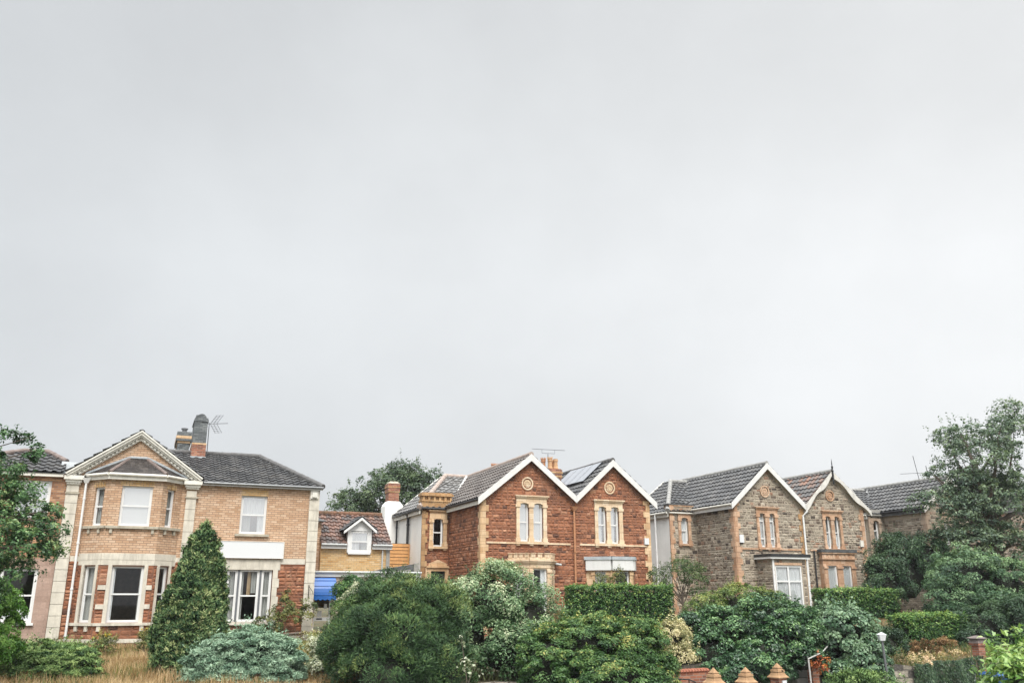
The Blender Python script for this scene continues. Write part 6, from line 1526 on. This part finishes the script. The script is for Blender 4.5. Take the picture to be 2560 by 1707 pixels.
shrub('red_creeper', 'orange-red creeper hanging beside the white handrail', 'plant', (9.25, 27.7), [E_(9.25, 27.7, 1.25, .16, .14, .42), E_(9.45, 27.9, 1.62, .2, .14, .12), E_(9.1, 27.7, 1.45, .14, .1, .12)], 20, .08, 9, (.08, .03), 'red', 48, kcore=0, vol=True, tint=(.5, .25, .2))
shrub('dark_tree_shrub', 'dark evergreen shrub against the far stone house', 'shrub', (20.4, 46.5), [E_(20.4, 46.8, 4.6, 1.75, 1.3, 1.85), E_(19.2, 46.3, 4.0, .95, .9, 1.4), E_(21.6, 46.5, 4.9, 1.2, 1.1, 1.7), E_(18.7, 46.3, 4.3, .35, .4, .9)], 520, .24, 40, (.10, .05), 'darktree', 49, kcore=.78, depth=.24, tint=(.42, .2, .14), top=.2)
shrub('big_shrub', 'broad blue-green shrub in front of the far stone house', 'shrub', (20.6, 40), [E_(20.4, 40.2, 4.1, 1.55, 1.3, 1.40), E_(21.9, 40, 3.6, 1.4, 1.2, 1.5), E_(19.3, 40, 3.3, .95, 1, 1.2), E_(20.6, 39.4, 2.5, 2.0, 1.2, 1.2), E_(22.6, 39.2, 2.4, 1.5, 1.2, 1.4)], 900, .24, 38, (.11, .045), 'shrub', 50, kcore=.76, depth=.26, tint=(.46, .22, .14), top=.42, flat=.75)
shrub('dark_hedge_bank', 'dark overgrown hedge bank under the broad blue-green shrub at right', 'hedge', (20.4, 36.5), [E_(19.3, 37.3, 2.0, 1.5, 1.0, 1.2), E_(21.0, 36.4, 2.3, 1.6, 1.0, 1.3), E_(18.4, 36.6, 1.6, .9, .7, .75)], 520, .18, 34, (.08, .04), 'darktree', 51, kcore=.8, tint=(.5, .2, .14))
tree('tall_tree', 'tall grey-green broadleaf tree filling the right edge', (25.5, 46.5), (25.0, 46.5, 7.5), .34,
     [E_(25.0, 46.5, 10.5, 2.1, 2.0, 2.1), E_(27.2, 46.3, 11.4, 2.1, 2.2, 2.3), E_(23.9, 46.3, 8.9, 1.25, 1.4, 1.2), E_(24.9, 46, 8.2, 2.2, 1.8, 1.8), E_(26.6, 46, 7.8, 2.2, 2, 2.2), E_(23.6, 45.8, 6.7, 1.5, 1.3, .95), E_(23.6, 46.5, 11.5, .8, 1.0, .8), E_(22.6, 46.5, 9.8, .55, .6, .32), E_(25.2, 45.6, 5.6, 2.4, 1.6, 1.5), E_(22.4, 45.9, 6.3, .9, .9, .5), E_(21.7, 45.6, 8.0, 1.1, .8, .75), E_(23.2, 45.6, 7.7, 1.2, .9, .9), E_(23.6, 45.4, 5.9, 1.6, 1.0, 1.0)],
     760, .40, 46, (.15, .08), 'bigtree', 52, nl=46, flat=.7, tint=(.52, .2, .14), up=.5, dens=1.02)
tree('back_tree', 'broad green tree standing behind the low cottage and brick chimney', (-9.0, 64), (-9, 64, 7.5), .3,
     [E_(-9.0, 64, 10.3, 2.9, 2.4, 2.2), E_(-6.6, 64, 10.5, 2.1, 2, 2.0), E_(-11.7, 64, 9.3, 1.8, 1.8, 1.7), E_(-8.0, 64, 11.9, 1.3, 1.2, 1.1), E_(-5.4, 64, 9.6, 1.4, 1.4, 1.6), E_(-12.9, 64, 8.2, .9, .9, .9), E_(-9.5, 64, 8.2, 3.2, 2.2, 1.3)],
     620, .42, 48, (.17, .09), 'backtree', 53, nl=30, flat=.8, tint=(.5, .2, .14), up=.5, dens=1.4)
shrub('bright_laurel', 'bright yellow-green laurel with large leaves at the lower right corner', 'shrub', (7.1, 13.3), [E_(7.38, 13.3, 2.15, .48, .5, .55), E_(7.85, 13.4, 2.42, .55, .5, .48), E_(7.45, 13.3, 1.3, .65, .6, .85), E_(7.9, 13.3, .4, .9, .7, 1.0)], 460, .12, 14, (.105, .042), 'bright', 54, kcore=.6, tint=(.52, .22, .16), up=.5)
# hanging ivy over the retaining wall, flowers on top
T = Thing('hanging_ivy', 'curtain of dark ivy hanging over the right-hand garden wall', 'climber', tuple(W(19, -14.7, 1.2)), 0, row=False)
rg = np.random.default_rng(60); n = 9000; s_ = rg.uniform(17.6, 20.75, n); zt = np.array([top(a) for a in s_]) + .10; z_ = zt - rg.uniform(0, 1, n) ** 1.2 * 1.75
dd = -14.78 - .10 * rg.uniform(0, 1, n) - .10 * np.sin(s_ * 4.2 + z_ * 1.5)
P = np.array(ROW)[None] + np.outer(s_, np.array(ES)) + np.outer(dd, np.array(ED)); P[:, 2] = z_
Nn = -np.array(ED)[None] + rg.normal(0, .45, (n, 3)) + np.array([0, 0, .35]); Tn = np.array([[.25, 0, -1.0]]) + rg.normal(0, .3, (n, 3))
leaf_object('leaves', P, Nn, Tn, .10, .032, .48 + .2 * np.sin(s_ * 9) * .5 + rg.normal(0, .2, n), L['hangivy'], T.o, T.org)
shrub('peach_flowers', 'peach and cream flowering ground cover along the top of the ivy wall', 'plant', tuple(W(18.4, -14.3, 0))[:2], [E_(*W(17.95, -14.6, 1.32), .42, .3, .22), E_(*W(18.9, -13.9, 1.42), .8, .5, .16), E_(*W(20.0, -14.2, 1.5), .7, .4, .12)], 45, .10, 14, (.075, .035), 'peach', 61, kcore=0, vol=True, tint=(.45, .3, .2))
shrub('dead_fern', 'patch of dead brown fern below the short clipped hedge', 'plant', (15.6, 34.2), [E_(15.4, 34.2, 1.60, .60, .4, .24), E_(16.2, 34.4, 1.68, .42, .4, .20)], 60, .11, 20, (.11, .02), 'fern', 65, kcore=0, vol=True, mode='tuft', up=.6, tint=(.36, .2, .2), shoots=.1)
RB_ = shrub('rose_bush', 'small dark rose bush with pale yellow roses beside the white lantern', 'shrub', (13.3, 32.6), [E_(13.3, 32.6, 1.85, .62, .5, .5), E_(12.9, 32.4, 1.7, .4, .4, .45)], 150, .12, 28, (.07, .04), 'darktree', 62, kcore=.7, tint=(.45, .2, .14))
T = RB_
foliage('bloom', [E_(12.35, 31.8, 1.95, .16, .1, .3)], 12, .07, 12, (.06, .055), L['peach'], T.o, T.org, 63, vol=True, tint=(.8, .1, .1))
shrub('wall_ivy', 'dark ivy patch draped down the stone wall behind the middle gate pillar', 'climber', (7.2, 27.9), [E_(7.0, 28.0, 1.25, .8, .3, .55), E_(8.1, 28.6, 1.2, .55, .3, .55)], 170, .13, 28, (.09, .05), 'ivy', 64, kcore=.6, tint=(.22, .16, .12))

# ---- dry grass and bank growth
def blades(name, label, n, sr, qr, h, mat, seed, mask=None, tint=(.5, .2), w=.02):
    rg = np.random.default_rng(seed); s = rg.uniform(*sr, n); q = rg.uniform(*qr, n)
    if mask is not None: k = mask(s, q, rg); s, q = s[k], q[k]
    n = len(s); z = np.array([ground_z(a, -b) for a, b in zip(s, q)])
    hh = h * rg.uniform(.4, 1.3, n) * (1 + .35 * np.sin(s * 1.9) * np.sin(q * 1.3))
    P = np.array(ROW)[None] + np.outer(s, np.array(ES)) + np.outer(-q, np.array(ED)); P[:, 2] = z + hh * .45
    T = np.array([[.0, 0, 1.0]]) + rg.normal(0, .32, (n, 3)); N = rg.normal(size=(n, 3)); N[:, 2] *= .2
    pt = tint[0] + tint[1] * np.sin(s * 2.3 + 1) * np.cos(q * 1.7) + rg.normal(0, tint[1], n)
    o = leaf_object(name, P, N, T, hh, w, pt, L[mat], None, (0, 0, 0)); o['kind'] = 'stuff'; o['label'] = label; return o
for i, (x, y, h, lb) in enumerate(((-13.6, 30.6, .75, 'tall yellow-flowered weed in the dry grass below the drainpipe'), (-12.2, 30.8, .95, 'tallest yellow-flowered weed in front of the bay plinth'), (-11.3, 30.0, .6, 'low yellowish weed in the dry grass near the cypress'))):
    z = gz(x, y); T = Thing('flowering_weed', lb, 'plant', (x, y, z), 0, 'yellow-flowered weeds in the dry grass', row=False)
    mb = MB(); rg = random.Random(90 + i)
    for k in range(7): limb(mb, (x + rg.uniform(-.1, .1), y, z), (x + rg.uniform(-.45, .45), y + rg.uniform(-.3, .3), z + h * rg.uniform(.7, 1.15)), .012, .005, rg, .05, 4)
    T.part('stem', mb, M['bark'])
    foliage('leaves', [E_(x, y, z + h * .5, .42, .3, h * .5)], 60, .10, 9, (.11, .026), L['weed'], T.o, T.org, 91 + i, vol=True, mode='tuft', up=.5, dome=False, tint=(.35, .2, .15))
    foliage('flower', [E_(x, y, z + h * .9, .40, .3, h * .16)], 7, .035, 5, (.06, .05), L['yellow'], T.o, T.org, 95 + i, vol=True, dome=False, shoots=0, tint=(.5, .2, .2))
blades('dry_grass', 'long straw-coloured dry grass in front of the yellow brick house', 60000, (-13, 1.5), (2.0, 14.2), .30, 'straw', 70, w=.014, tint=(.62, .24))
blades('green_weeds', 'green weeds growing among the dry grass', 32000, (-13, 1.0), (.3, 13.5), .32, 'weed', 71, w=.022, tint=(.42, .22), mask=lambda s, q, r: (np.sin(s * 1.3 + q) + r.normal(0, .6, len(s))) > .5)
blades('dry_lawn', 'parched tan lawn on the slope between the clipped hedges', 16000, (18, 30), (3.2, 14.0), .10, 'straw', 72, w=.02, tint=(.45, .18))
blades('bank_grass', 'rough green grass on the garden bank', 12000, (2, 24), (5, 14.2), .28, 'weed', 73, w=.025, tint=(.25, .15))

# ================================================================== RAIN HAZE
mb = MB(); mb.box(-150, 150, -60, 150, -2.0, 19.0)
hz_m = bpy.data.materials.new('rain_haze'); hz_m.use_nodes = True; hn = hz_m.node_tree; hn.nodes.clear()
ho = hn.nodes.new('ShaderNodeOutputMaterial'); hv = hn.nodes.new('ShaderNodeVolumePrincipled')
hv.inputs['Color'].default_value = (.93, .96, 1.0, 1); hv.inputs['Density'].default_value = .0003; hv.inputs['Anisotropy'].default_value = .1
hn.links.new(hv.outputs[0], ho.inputs['Volume'])
hz = mb.build('haze', hz_m); hz['kind'] = 'stuff'
